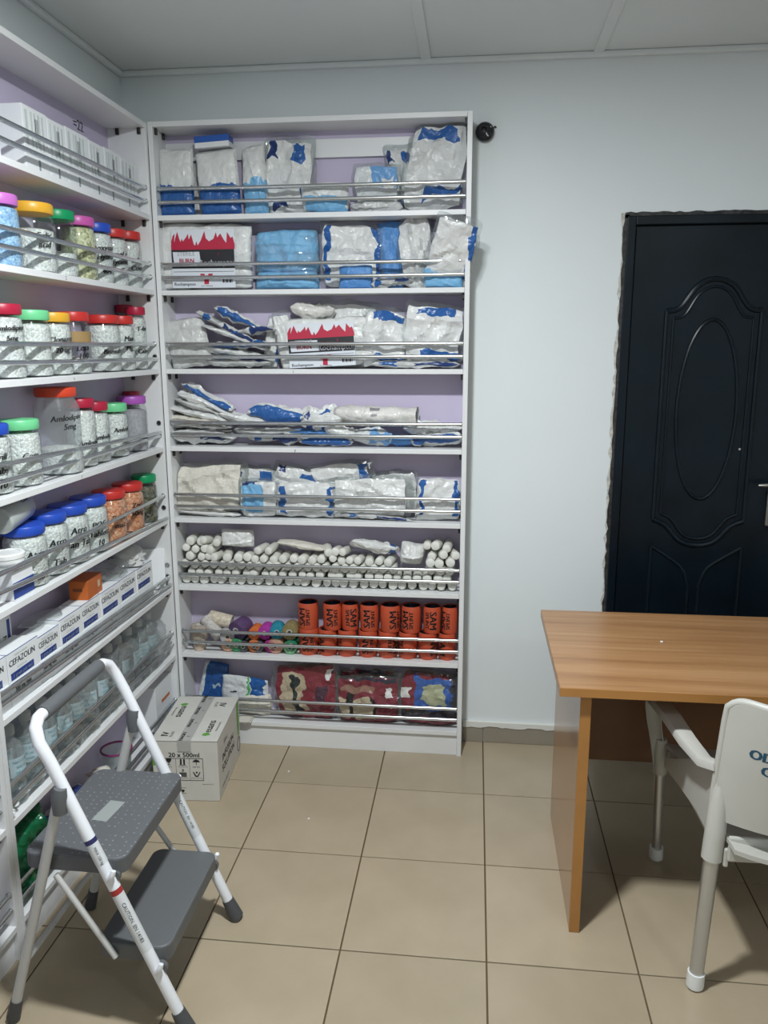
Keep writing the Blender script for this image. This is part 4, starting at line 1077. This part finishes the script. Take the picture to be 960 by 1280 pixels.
# --- third shelf
stand(2, 209, 400, 262, 461, 'soft grey-white pack leaning at the left end of the third shelf', M_GREY, .045, .5, -9, .74, boxy=4)
FAN = [(300, 455, 88, 0, M_GREY), (302, 448, 84, 4, M_EDGE2), (292, 440, 92, 7, M_PLAIN), (300, 431, 80, -2, M_EDGE), (296, 421, 96, 20, M_PLAIN), (318, 414, 66, -4, M_EDGE2), (284, 409, 84, 27, M_EDGE2), (298, 397, 66, 24, M_EDGE)]
FL = ['bottom pouch of the fanned heap on the third shelf', 'second pouch up in the fanned heap, third shelf', 'third pouch up in the fanned heap, third shelf', 'blue-edged pouch half way up the fanned heap, third shelf', 'white pouch slanting across the fanned heap, third shelf',
      'cream pouch with navy edge at the right of the fanned heap', 'steeply slanted pouch with navy edge near the top of the fan', 'topmost pouch with blue window on the fanned heap']
for i, (cx, cy_, w, a, m) in enumerate(FAN): flat(2, cx, cy_, w, FL[i], m, .016, .9, a, .755, .095, i == 0)
stand(2, 332, 399, 352, 461, 'narrow white pouch with blue band standing beside the fanned heap', M_BAND, .016, .9, 10, .775)
stand(2, 346, 392, 368, 461, 'thin white pouch wedged left of the third-shelf flame pack', M_PLAIN, .018, .9, -14, .745)
flame_pack(2, 345, 400, 472, 462, 'white pack with red flames on black in the middle of the third shelf', -3, .14, .20)
stand(2, 395, 384, 470, 460, 'large plain white pouch standing behind the third-shelf flame pack', M_PLAIN, .02, 1.0, 2, .795)
flat(2, 391, 389, 62, 'stamped white pouch lying on top of the third-shelf flame pack', M_STAMP, .042, .8, 6, .765, .07)
stand(2, 452, 388, 512, 461, 'crumpled white pouch with a blue cap, third shelf, right of the flames', M_DIAG, .04, 1.3, 8, .75)
stand(2, 502, 390, 579, 461, 'wide crumpled white pouch with a blue band at the right end of the third shelf', M_DIAG, .045, 1.2, 4, .745)
flat(2, 520, 455, 110, 'flat navy-edged pouch lying under the rail at the right of the third shelf', M_EDGE2, .014, .6, 1, .714, .03, True)

# --- fourth shelf
STK = [(254, 553, 84, 0), (256, 546, 80, 2), (250, 539, 82, -1), (252, 532, 80, 3), (248, 525, 80, 5), (252, 518, 84, 12), (256, 510, 80, 18), (258, 503, 78, 22), (262, 497, 70, 26)]
ORD = ['lowest', 'second lowest', 'third from the bottom', 'fourth from the bottom', 'middle', 'fourth from the top', 'third from the top', 'second highest', 'topmost']
for i, (cx, cy_, w, a) in enumerate(STK): flat(3, cx, cy_, w, ORD[i]+' pouch of the tall left stack on the fourth shelf', [M_PLAIN, M_EDGE2, M_GREY, M_PLAIN, M_CREAM, M_PLAIN, M_GREY, M_PLAIN, M_EDGE][i], .013, 1.0, a, .755, .10, i == 0, yaw=random.Random(i).uniform(-6, 6))
flat(3, 345, 552, 72, 'flat white pouch with a small blue mark lying on the fourth shelf', M_EDGE2, .02, .8, 2, .735, .07, True)
flat(3, 340, 539, 100, 'wide grey pouch lying in the middle layer left of centre, fourth shelf', M_GREY, .018, .7, 1, .765, .08)
flat(3, 305, 522, 62, 'smooth white pouch sloping off the tall stack, fourth shelf', M_PLAIN, .026, .5, 10, .745, .08)
flat(3, 345, 518, 74, 'plump white pouch with a bright blue lower edge, fourth shelf', M_EDGE, .050, .7, 6, .745, .08)
flat(3, 408, 551, 68, 'white pouch with a long blue edge on the bottom layer near the centre, fourth shelf', M_EDGE, .026, .6, 1, .735, .08, True)
flat(3, 395, 540, 62, 'thin blue pouch in the middle layer at the centre of the fourth shelf', M_BL, .012, .6, 1, .765, .08)
flat(3, 400, 524, 56, 'crumpled white pouch with blue corners at the centre top, fourth shelf', M_SPOT, .05, 1.2, -6, .75, .07)
flat(3, 425, 539, 40, 'small white pouch tucked under the rolled one, fourth shelf', M_PLAIN, .02, 1.0, 6, .735, .05)
flat(3, 466, 550, 54, 'white pouch with blue patch on the bottom layer, fourth shelf, below the roll', M_HALF, .03, .8, 3, .735, .07, True)
flat(3, 498, 548, 50, 'blue sheet pouch on the bottom layer right of the roll, fourth shelf', M_BL, .022, .6, 2, .755, .07, True)
flat(3, 545, 550, 66, 'white pouch with bright blue edge at the right end of the fourth shelf', M_EDGE, .030, .9, -4, .735, .07, True)
flat(3, 542, 534, 72, 'loose white pouch lying on top at the right end of the fourth shelf', M_PLAIN, .022, 1.2, -2, .765, .08)
def rolled_pack():
    p = at_y(470, 520, .745)
    t = thing('rolled_pouch', 'rolled cream pouch with an open teal end lying on the fourth shelf heap', 'pouch', (p.x, .748, p.z+.004), (0, R(2), R(-4)), GP)
    PSEED[0] += 1
    mb = MB(); n = 24; L_ = 104*mpp(p); off = Vector((PSEED[0], 2, 3)); uvs = []
    for i in range(17):
        x = -L_/2+L_*i/16
        rr = .043*(1-.25*max(0, 1-i/2.0))*(1+.12*(i > 14))
        for j in range(n):
            a = 2*math.pi*j/n; k = 1+.16*noise.noise(Vector((x*30, math.cos(a)*1.6, math.sin(a)*1.6))+off)+.05*noise.noise(Vector((x*90, a*3, 0)))
            mb.v.append((x+.006*noise.noise(Vector((a, i, 1))), rr*k*math.cos(a), .78*rr*k*math.sin(a))); uvs.append((i/16, j/n))
    for i in range(16):
        for j in range(n): mb.f.append((i*n+j, i*n+(j+1) % n, (i+1)*n+(j+1) % n, (i+1)*n+j)); mb.m.append(0)
    mb.f.append(tuple(range(n))); mb.m.append(0); mb.uv = uvs
    mb.build('paper_roll', M_STAMP, t, 'all')
    MB().lathe([(0, 0), (.026, 0), (.030, .006), (.028, .012), (0, .014)], 18, cap=False).xf(Matrix.Translation((L_/2-.018, 0, 0)) @ Matrix.Rotation(R(90), 4, 'Y')).build('teal_core', mat('teal_cloth', (.06, .20, .22), .7), t, True)
rolled_pack()

# --- fifth shelf
stand(4, 221, 588, 306, 648, 'large cream folded bundle at the left end of the fifth shelf', M_CREAM, .06, .9, -2, .755, name='gauze_bundle', cat='bundle', boxy=2.6)
flat(4, 262, 640, 80, 'thin white folded sheet lying in front of the cream bundle', M_PLAIN, .012, .5, 2, .712, .028, True, name='folded_sheet', cat='cloth')
stand(4, 290, 591, 350, 648, 'white pouch with navy mark leaning right of the cream bundle', M_SPOT, .02, 1.0, 6, .795)
stand(4, 299, 604, 348, 649, 'clear pouch with a light blue window on the fifth shelf', M_WIN, .03, .8, 0, .735)
stand(4, 344, 606, 420, 649, 'white pouch with blue bands at both ends, left of centre on the fifth shelf', M_TWOB, .032, .7, 1, .740, boxy=4)
stand(4, 340, 590, 402, 640, 'slanting white pouch behind the banded one, fifth shelf', M_SPOT, .02, 1.0, 14, .785)
stand(4, 392, 583, 466, 648, 'tall white pouch with a blue corner patch in the middle of the fifth shelf', M_BAND, .026, 1.0, -8, .785)
stand(4, 416, 600, 512, 650, 'glossy clear white pouch in front at the middle of the fifth shelf', M_PLAIN, .04, .8, -2, .742)
stand(4, 462, 596, 524, 648, 'grey-white pouch behind the glossy one, fifth shelf', M_GREY, .02, .8, -3, .80)
flat(4, 470, 648, 92, 'flat white pouch with blue end drooping over the front of the fifth shelf', M_EDGE2, .012, .7, 4, .712, .026, True)
stand(4, 520, 598, 576, 650, 'white pouch with blue bands at both ends at the right end of the fifth shelf', M_TWOB, .036, .6, 1, .742, boxy=4)

# --- sixth shelf: heap of wrapped gauze rolls
def gauze_rolls():
    G1 = mat('gauze_wrap', (.66, .66, .60), .55, nscale=40, namt=.06, bscale=120, bstr=.3)
    G2 = mat('gauze_end', (.76, .76, .71), .7, nscale=60, namt=.06, bscale=90, bstr=.3)
    meshes = []
    for q in range(5):
        rnd = random.Random(q); r = .0175+.0012*(q % 3-1); ln = .086
        side = MB(); n = 14; rings = [(-ln/2-.003, r*.55), (-ln/2, r*.88), (-ln/2+.006, r), (0, r*1.02), (ln/2-.006, r), (ln/2, r*.85)]
        vs_ = []
        for (y, rr) in rings:
            for j in range(n):
                a = 2*math.pi*j/n; k = 1+.07*noise.noise(Vector((math.cos(a)*2+q*9, math.sin(a)*2, y*30)))
                vs_.append((rr*k*math.cos(a), y, rr*k*math.sin(a)))
        fs = [(i*n+j, i*n+(j+1) % n, (i+1)*n+(j+1) % n, (i+1)*n+j) for i in range(len(rings)-1) for j in range(n)]
        mi = [1]*n*2+[0]*(len(fs)-2*n)
        side.v = vs_; side.f = fs+[tuple(range(n)), tuple((len(rings)-1)*n+j for j in range(n))]; side.m = mi+[1, 1]
        meshes.append(side.mesh('gauze_roll', [G1, G2], True))
    rnd = random.Random(77); x0, x1 = XL+T+.020, XR-T-.020; cnt = 0
    base = ZS[5]; pitch = .0375
    nrow = 6
    rests = [(277, 318, 690), (346, 410, 694), (436, 500, 696), (496, 534, 712)]      # packs lying on the heap: photo span and underside
    rests = [(at_y(a, c, .75).x+.008, at_y(b, c, .75).x-.008, at_y((a+b)/2, c, .75).z-base+.003) for a, b, c in rests]
    def heights(x):
        h = 0.176+.012*math.sin(x*6.2)+.010*math.sin(x*17+1)
        for a, b, c in rests:
            if a < x < b: h = min(h, c)
        return h
    for row in range(nrow):
        z = base+.0188+row*.0315
        x = x0+(.019 if row % 2 else 0)
        while x <= x1:
            if z-base < heights(x):
                o = link('gauze_roll', meshes[rnd.randrange(5)])
                up = row >= 3
                jx = rnd.uniform(-.003, .003) if not up else rnd.uniform(-.006, .006); jz = rnd.uniform(-.001, .001) if not up else rnd.uniform(-.003, .004)
                yaw = rnd.uniform(-7, 7) if not up else rnd.uniform(-15, 15); pt = rnd.uniform(-3, 3) if not up else rnd.uniform(-9, 8)
                o.location = (min(max(x+jx, x0), x1), .757+rnd.uniform(-.004, .006), z+jz); o.rotation_euler = (R(pt), rnd.uniform(0, 6.28), R(yaw))
                # spin about its own axis first, then turn
                o.rotation_euler = (Matrix.Rotation(R(yaw), 3, 'Z') @ Matrix.Rotation(R(pt), 3, 'X') @ Matrix.Rotation(rnd.uniform(0, 6.28), 3, 'Y')).to_euler()
                tag(o, 'white wrapped gauze roll in the heap on the sixth shelf', 'gauze roll', 'gauze rolls heaped on the sixth shelf'); cnt += 1
            x += pitch+rnd.uniform(0, .002)
gauze_rolls()
stand(None, 277, 661, 318, 683, 'small white wrapped pack lying on the gauze heap at left', M_PLAIN, .05, .35, 1, .75, False, boxy=5)
flat(None, 378, 681, 62, 'cream flat pack lying on the gauze heap near the middle', M_CREAM, .024, .4, 8, .752, .07)
flat(None, 468, 683, 64, 'white pouch with blue end lying on the gauze heap', M_BAND, .030, .5, 6, .745, .07, tip=25)
def gauze_ball():
    p = at_y(515, 693, .735); me = pouch_geo(.095, .085, .07, 555, .8, 18, 18, 2.2)
    place(me, 'gauze_ball', 'round white gauze ball in clear wrap on the right of the heap', 'gauze ball', M_PLAIN, p, (0, R(10), 0), None, None, False, YF+.02, WY1-.01)
gauze_ball()

# --- seventh shelf: coloured bandage rolls
def bandage(px, py, dpx, col, label, ln=.075, yaw=0, pitch=0, y=.745, core=True, hidden_core=None, upright=False, roll=0):
    p = at_y(px, py, y); r = dpx*mpp(p)/2
    t = thing('bandage_roll', label, 'bandage', p, (0, 0, 0), 'bandage rolls on the seventh shelf')
    m = mat('bandage_'+'_'.join('%d' % int(c*100) for c in col), col, .75, nscale=90, namt=.25, bscale=160, bstr=.5)
    b = MB().lathe([(r*.36, -ln/2), (r*.94, -ln/2), (r, -ln/2+.003), (r*1.01, 0), (r, ln/2-.003), (r*.94, ln/2), (r*.36, ln/2)], 22, cap=False)
    c = MB().lathe([(r*.36, -ln/2-.001), (r*.28, -ln/2-.001), (r*.28, ln/2+.001), (r*.36, ln/2+.001), (r*.36, -ln/2-.001)], 18, cap=False)
    wr = MB()
    for q in range(4):
        k = .50+.13*q; wr.tube([(r*k*math.cos(a), r*k*math.sin(a), -ln/2-.0002) for a in [2*math.pi*i/20 for i in range(20)]], .0006, 4, closed=True)
    rotm = (Matrix.Rotation(R(yaw), 3, 'Z') @ Matrix.Rotation(R(-90+pitch), 3, 'X')) if not upright else (Matrix.Rotation(R(roll), 3, 'Y') @ Matrix.Rotation(R(pitch), 3, 'X'))
    t.rotation_euler = rotm.to_euler()
    bo = b.build('roll', m, t, True); c.build('core', mat('core_white', (.72, .72, .70), .6), t, True); wr.build('winding', m, bo)
    # keep it on the shelf and between shelf back and rails
    ex = [rotm @ Vector(v) for v in b.v]
    zm = min(v.z for v in ex); y0 = min(v.y for v in ex); y1 = max(v.y for v in ex)
    if t.location.z+zm < ZS[6]+.001: t.location.z = ZS[6]+.001-zm
    if t.location.y+y1 > WY1-.01: t.location.y = WY1-.01-y1
    if t.location.y+y0 < YF+.021: t.location.y = YF+.021-y0
    return t
TAN = (.55, .45, .35)
B = bandage
B(250, 811, 15, TAN, 'tan bandage roll standing at the front left of the seventh shelf', .045, upright=True, y=.73)
B(249, 789, 21, (.42, .36, .30), 'brown-grey bandage roll standing on the tan one', .060, upright=True, y=.745)
B(266, 783, 17, (.55, .52, .50), 'striped pale grey bandage roll leaning at left, seventh shelf', .105, upright=True, roll=-35, y=.755)
B(276, 774, 17, (.62, .55, .44), 'beige bandage roll lying slanted on top of the pile', .095, upright=True, roll=103, y=.765)
B(301, 785, 24, (.10, .05, .14), 'dark purple bandage roll with white core', .07, yaw=-22, pitch=6)
B(284, 793, 18, (.40, .40, .42), 'grey bandage roll beneath the beige one', .07, yaw=18)
B(320, 789, 15, (.68, .17, .04), 'orange bandage roll in the upper row', .07)
B(320, 804, 16, (.62, .20, .07), 'orange bandage roll in the lower row', .07)
B(333, 788, 17, (.42, .04, .34), 'magenta bandage roll in the upper row', .07)
B(347, 787, 18, (.02, .26, .36), 'teal bandage roll in the upper row', .07, yaw=8)
B(364, 787, 20, (.26, .21, .09), 'olive bandage roll with a wide white core', .07)
B(298, 803, 17, (.06, .30, .14), 'green bandage roll under the purple one', .07)
B(288, 814, 17, (.60, .36, .25), 'salmon bandage roll on the shelf at left', .07)
B(307, 817, 14, (.10, .10, .11), 'dark grey bandage roll on the shelf, left of two', .07)
B(325, 817, 15, (.13, .13, .14), 'dark grey bandage roll on the shelf, right of two', .07)
B(340, 804, 16, (.36, .03, .20), 'plum bandage roll in the lower row', .07)
B(347, 816, 20, (.58, .34, .24), 'salmon bandage roll on the shelf at right', .07)
B(366, 803, 15, (.02, .22, .12), 'dark green bandage roll beside the orange splint rolls', .07)
B(365, 817, 17, (.22, .50, .28), 'mint green bandage roll on the shelf beside the splint rolls', .07)

# --- seventh shelf: rolled orange splints
def splints():
    OM = mat('splint_orange', (.54, .085, .035), .45, nscale=8, namt=.06); DB = mat('splint_navy', (.018, .022, .04), .6); LBL = mat('splint_label', (.68, .14, .05), .4)
    top = [(386, 757, 25), (416, 757, 23), (438, 758, 21), (462, 758, 23), (488, 758, 25), (514, 758, 24), (540, 760, 22), (562, 762, 19)]
    bot = [(386, 795, 24), (410, 796, 23), (434, 798, 23), (460, 798, 23), (485, 799, 23), (510, 800, 23), (535, 801, 23), (559, 802, 21)]
    nth = ['first', 'second', 'third', 'fourth', 'fifth', 'sixth', 'seventh', 'eighth']
    rnd = random.Random(3); H = .108
    def mk(i, px, dpx, z, y, label, ang, flip):
        p = at_y(px, 790, y); r = dpx*mpp(p)/2
        t = thing('splint_roll', label, 'splint roll', (p.x, y, z), (0, 0, R(ang)), 'orange splint rolls on the seventh shelf')
        MB().lathe([(r*.96, 0), (r, .003), (r, H-.003), (r*.97, H), (r*.90, H), (r*.90, 0), (r*.96, 0)], 28, cap=False).build('splint_outer', OM, t, True)
        sp = MB(); pts = []
        for q in range(60): a = q*.32; rr = r*.87*(1-q/75); pts.append((rr*math.cos(a), rr*math.sin(a)))
        vv = [(x, yy, zz) for x, yy in pts for zz in (.004, H-.002)]
        sp.add(vv, [(2*q, 2*q+2, 2*q+3, 2*q+1) for q in range(59)]); sp.lathe([(0, .003), (r*.89, .003)], 20, cap=False)
        sp.lathe([(0, H*.86), (r*.89, H*.86)], 20, cap=False)
        sp.build('inner_coil', DB, t)
        m = MB(); rr = r+.0006; s = -1 if flip else 1
        # words run up the roll
        def fn(dx): return lambda a, b: (rr*math.sin((-b*s+dx)/rr), -rr*math.cos((-b*s+dx)/rr), H*.5+a*s)
        text_on(m, 'SAM', .040, fn(-.012*s), bold=.0013, cut=(0, .11)); text_on(m, 'SPLINT', .023, fn(.013*s), bold=.0008, cut=(0, .2))
        m.build('lettering', INK, t)
    for i, (px, py, d) in enumerate(bot): mk(i, px, d*1.02, ZS[6]+.0008, .745, nth[i]+' orange splint roll from the left in the lower row', rnd.choice((-30, 10, 35, 60, -55)), i % 3 == 1)
    A = [-8, 12, 10, 10, 40, -14, -12, -35]
    for i, (px, py, d) in enumerate(top): mk(i, px, d, ZS[6]+.0008+H+.0006, .747, nth[i]+' orange splint roll from the left in the upper row', A[i], i in (2, 6))
splints()

# --- eighth shelf
RB = (.22, .040, .055); TANC = (.50, .42, .30)
M_RED1 = print_mat('red_bag_a', RB, [(.12, .15, .48, .82, TANC), (.30, .1, .40, .75, (.03, .04, .04)), (.80, .72, .88, .9, PW), (.62, .35, .80, .6, (.08, .04, .06))], .18, 45)
M_RED2 = print_mat('red_bag_b', (.20, .040, .055), [(.10, .60, .62, .75, (.30, .17, .13)), (.10, .08, .62, .50, TANC), (.24, .1, .31, .6, (.02, .02, .02)), (.56, .1, .62, .5, (.02, .02, .02)), (.74, .55, .84, .76, PW), (.3, .86, .9, .94, (.04, .04, .06))], .16, 45)
M_RED3 = print_mat('red_bag_c', (.20, .040, .055), [(.28, .30, .86, .88, (.05, .12, .38)), (.40, .42, .78, .74, (.40, .42, .28)), (.06, .45, .22, .72, PW), (-1, .12, 2, .30, (.05, .045, .06)), (.85, .3, .98, .95, (.05, .05, .06))], .16, 45)
G8 = 'packs on the bottom back shelf'
stand(7, 345, 846, 424, 914, 'red and tan bag of braces left of centre on the bottom shelf', M_RED1, .05, .9, -3, .745, name='brace_bag', cat='bag', group=G8, n=22)
stand(7, 421, 856, 500, 915, 'red bag with black-striped picture in front at the centre of the bottom shelf', M_RED2, .05, .9, 1, .735, name='brace_bag', cat='bag', group=G8, n=22)
stand(7, 424, 840, 496, 900, 'dark red bag behind the centre bag on the bottom shelf', M_RED2, .03, 1.0, 1, .795, name='brace_bag', cat='bag', group=G8, n=22)
stand(7, 498, 850, 571, 916, 'red bag with blue picture panel at the right end of the bottom shelf', M_RED3, .055, .9, 2, .742, name='brace_bag', cat='bag', group=G8, n=22)
M_BW = print_mat('blue_white_pack', (.66, .69, .70), [(.62, -1, .92, 2, (.015, .10, .34)), (.55, -1, .60, 2, (.10, .40, .12)), (.2, .4, .35, .46, (.04, .04, .05))], .3)
M_BW2 = print_mat('blue_pack', (.02, .09, .30), [(-1, -1, .2, 2, (.62, .66, .68)), (.5, .5, .8, .56, (.4, .5, .6))], .3)
stand(7, 251, 840, 284, 900, 'dark blue pack standing behind the cardboard carton', M_BW2, .03, .5, 12, .775, name='dressing_pack', cat='dressing pack', group=G8, boxy=5)
stand(7, 277, 845, 336, 880, 'white and blue striped pack lying slanted on the bottom shelf', M_BW, .03, .4, 6, .752, False, name='dressing_pack', cat='dressing pack', group=G8, boxy=5)
stand(7, 296, 878, 342, 905, 'tan paper pack under the blue striped pack, bottom shelf', M_CREAM, .05, .5, 0, .750, name='dressing_pack', cat='dressing pack', group=G8, boxy=5)
def sheets():
    p = at_y(305, 908, YF)
    t = thing('paper_sheet', 'cream folded papers sticking out over the bottom shelf edge', 'paper', (p.x, YF-.004, ZS[7]+.001))
    m = MB(); m.prism([(-.03, 0), (.035, 0), (.035, .004), (-.03, .004)], -.012, .045); m.build('sheet', M_CREAM, t)
    m = MB(); m.prism([(-.025, .0045), (.02, .0045), (.03, .009), (-.02, .008)], -.020, .040); m.build('sheet', mat('cream_paper', CREAM, .8), t)
sheets()

# ------------------------------------------------------------------ lower left shelves: bottles, bags, papers
def bottle_mesh(kind):
    r = .036
    prof = [(0, 0), (r*.8, 0), (r, .006), (r, .062), (r*.95, .066), (r*.95, .078), (r, .082), (r, .150), (r*.85, .168), (r*.42, .185), (r*.36, .190), (r*.36, .200)]
    return MB().lathe(prof, 20, cap=False).mesh('bottle_body', CLOUDY, True), MB().lathe([(0, .198), (r*.44, .198), (r*.46, .202), (r*.46, .222), (r*.3, .226), (0, .226)], 18, cap=False).mesh('cap', FROST, True), r
BB, BC, BR = bottle_mesh(0)
LBM = mat('bottle_label', (.42, .52, .55), .4)
lab = MB(); lab.v = []; 
for i in range(9):
    a = R(-50+100*i/8)
    for z in (.085, .14): lab.v.append(((BR+.0006)*math.cos(a), (BR+.0006)*math.sin(a), z))
lab.f = [(2*i, 2*i+2, 2*i+3, 2*i+1) for i in range(8)]; lab.m = [0]*8
LABM = lab.mesh('label', LBM, True)
lt = MB()
for dz, s in ((.128, 'NaCl 0.9%'), (.112, '500 ml'), (.098, 'infusion')):
    text_on(lt, s, .011, lambda a, b, dz=dz: ((BR+.001)*math.cos(a/BR), (BR+.001)*math.sin(a/BR), dz+b), cut=(.4, 0))
LTXT = lt.mesh('label_print', mat('teal_print', (.05, .25, .32), .5))
rnd = random.Random(12)
k = 0
for row, xx in ((0, -.905), (1, -.958)):
    y = -.42 if row == 0 else -.38
    while y < .60:
        t = thing('infusion_bottle', 'clear plastic infusion bottle with a pale label on the seventh left tier', 'bottle', (xx+rnd.uniform(-.004, .004), y, ZS[6]+.0008), (0, 0, R(rnd.uniform(-60, 10))), 'infusion bottles on the seventh left tier')
        link('bottle_body', BB, t); link('cap', BC, t); l = link('label', LABM, t); link('label_print', LTXT, l)
        y += .082+rnd.uniform(0, .008)
# film wrap drawn over groups of bottles
for i, (y0, y1, lb) in enumerate(((-.22, .03, 'crinkled clear film over the middle infusion bottles'), (.08, .36, 'crinkled clear film over the infusion bottles right of the step stool'), (.38, .62, 'crinkled clear film over the corner infusion bottles'))):
    mb = pouch_geo(y1-y0, .20, .016, 900+i, 1.6, 26, 20, 4)
    mb.xf(Matrix.Rotation(R(90), 4, 'Z'))
    o = mb.build('shrink_film', FILM, None, True); o.location = (-.8745+.006, (y0+y1)/2, ZS[6]+.108)
    o.location.x = -.880
    zm = min(v[2] for v in mb.v); o.location.z = ZS[6]+.001-zm
    tag(o, lb, 'plastic film')

def left_pouch(k, y0, y1, h, label, mtl, t=.05, cr=1.0, x=-.915, z=None, name='plastic_bag', cat='bag', group=None, seed=0, lean=0):
    mb = pouch_geo(y1-y0, h, t, 700+seed, cr, 20, 18, 2.6)
    mb.xf(Matrix.Rotation(R(90), 4, 'Z') @ Matrix.Rotation(R(lean), 4, 'X'))
    o = mb.build(name, mtl, None, 'all'); zm = min(v[2] for v in mb.v)
    o.location = (x, (y0+y1)/2, (ZS[k]+.0008 if z is None else z)-zm)
    return tag(o, label, cat, group)
left_pouch(6, -.515, -.465, .05, 'crumpled white gauze at the left end of the seventh tier', M_PLAIN, .06, 1.6, -.90, name='gauze_pad', cat='gauze', seed=1)
left_pouch(7, -.02, .13, .10, 'crumpled cream bag on the bottom left shelf beside the purple-rimmed basin', M_CREAM, .07, 1.6, -.915, seed=2)
left_pouch(7, -.46, -.30, .20, 'dark green plastic bag on the bottom left shelf behind the step stool', print_mat('green_bag', (.0, .14, .05), [], .25), .06, 1.4, -.905, seed=3)
left_pouch(7, -.29, -.04, .12, 'navy and white pack lying on the bottom left shelf', M_EDGE2, .08, .8, -.92, seed=4, name='dressing_pack', cat='dressing pack')
# clear bags lying on the cartons of the sixth tier
left_pouch(5, .18, .36, .045, 'clear plastic bag of vials lying on the cartons beside the orange box', FILM, .09, 1.6, -.925, ZS[5]+.1475, seed=5)
left_pouch(5, .38, .54, .060, 'grey crumpled plastic bag near the corner of the sixth tier', M_GREY, .085, 1.5, -.935, ZS[5]+.1475, seed=6)
left_pouch(5, -.27, -.06, .010, 'clear film sheet lying on the white cartons left of the orange box', FILM, .07, 1.0, -.93, ZS[5]+.1475, seed=7)
def basin():
    t = thing('plastic_basin', 'translucent basin with a purple rim on the bottom left shelf', 'basin', (-.917, .215, ZS[7]+.0008))
    MB().lathe([(0, 0), (.040, 0), (.044, .004), (.053, .105), (.051, .105), (.042, .006), (0, .004)], 28, cap=False).build('basin_body', CLOUDY, t, True)
    MB().tube([(.053*math.cos(a), .053*math.sin(a), .106) for a in [2*math.pi*i/28 for i in range(28)]], .004, 8, closed=True).build('purple_rim', mat('purple_plastic', (.22, .03, .14), .4), t, True)
basin()
# folded leaflets on the front edge of the sixth left tier
for i, (y, l, lb) in enumerate(((-.32, .13, 'folded white leaflet under the rail at the left of the sixth tier'), (-.03, .12, 'folded white leaflet under the rail near the stool grip'), (.24, .10, 'folded white leaflet under the rail near the corner'))):
    t = thing('leaflet', lb, 'leaflet', (-.8695, y, ZS[5]+.0007), (0, 0, R(90+4*i-4)))
    MB().prism([(-l/2, 0), (l/2, 0), (l/2+.006, .0035), (l/2-.01, .002), (-l/2+.01, .0012), (-l/2-.008, .005)], -.004, .010).build('sheet', PAPER, t)
# crumbs: single tablets on the desk and floor
TB = MB().lathe([(0, 0), (.0035, .0004), (.0045, .0015), (.0045, .003), (.0035, .0042), (0, .0046)], 14, cap=False).mesh('tablet', WHT, True)
for (p, z, lb) in (((827, 803), .7502, 'single white tablet lying on the desk top'), ((386, 1024), .0002, 'white crumb on the floor tile in the middle'), ((361, 965), .0002, 'white crumb on the floor near the shelf plinth')):
    q = at_z(*p, z); o = link('tablet', TB); o.location = q; tag(o, lb, 'tablet')
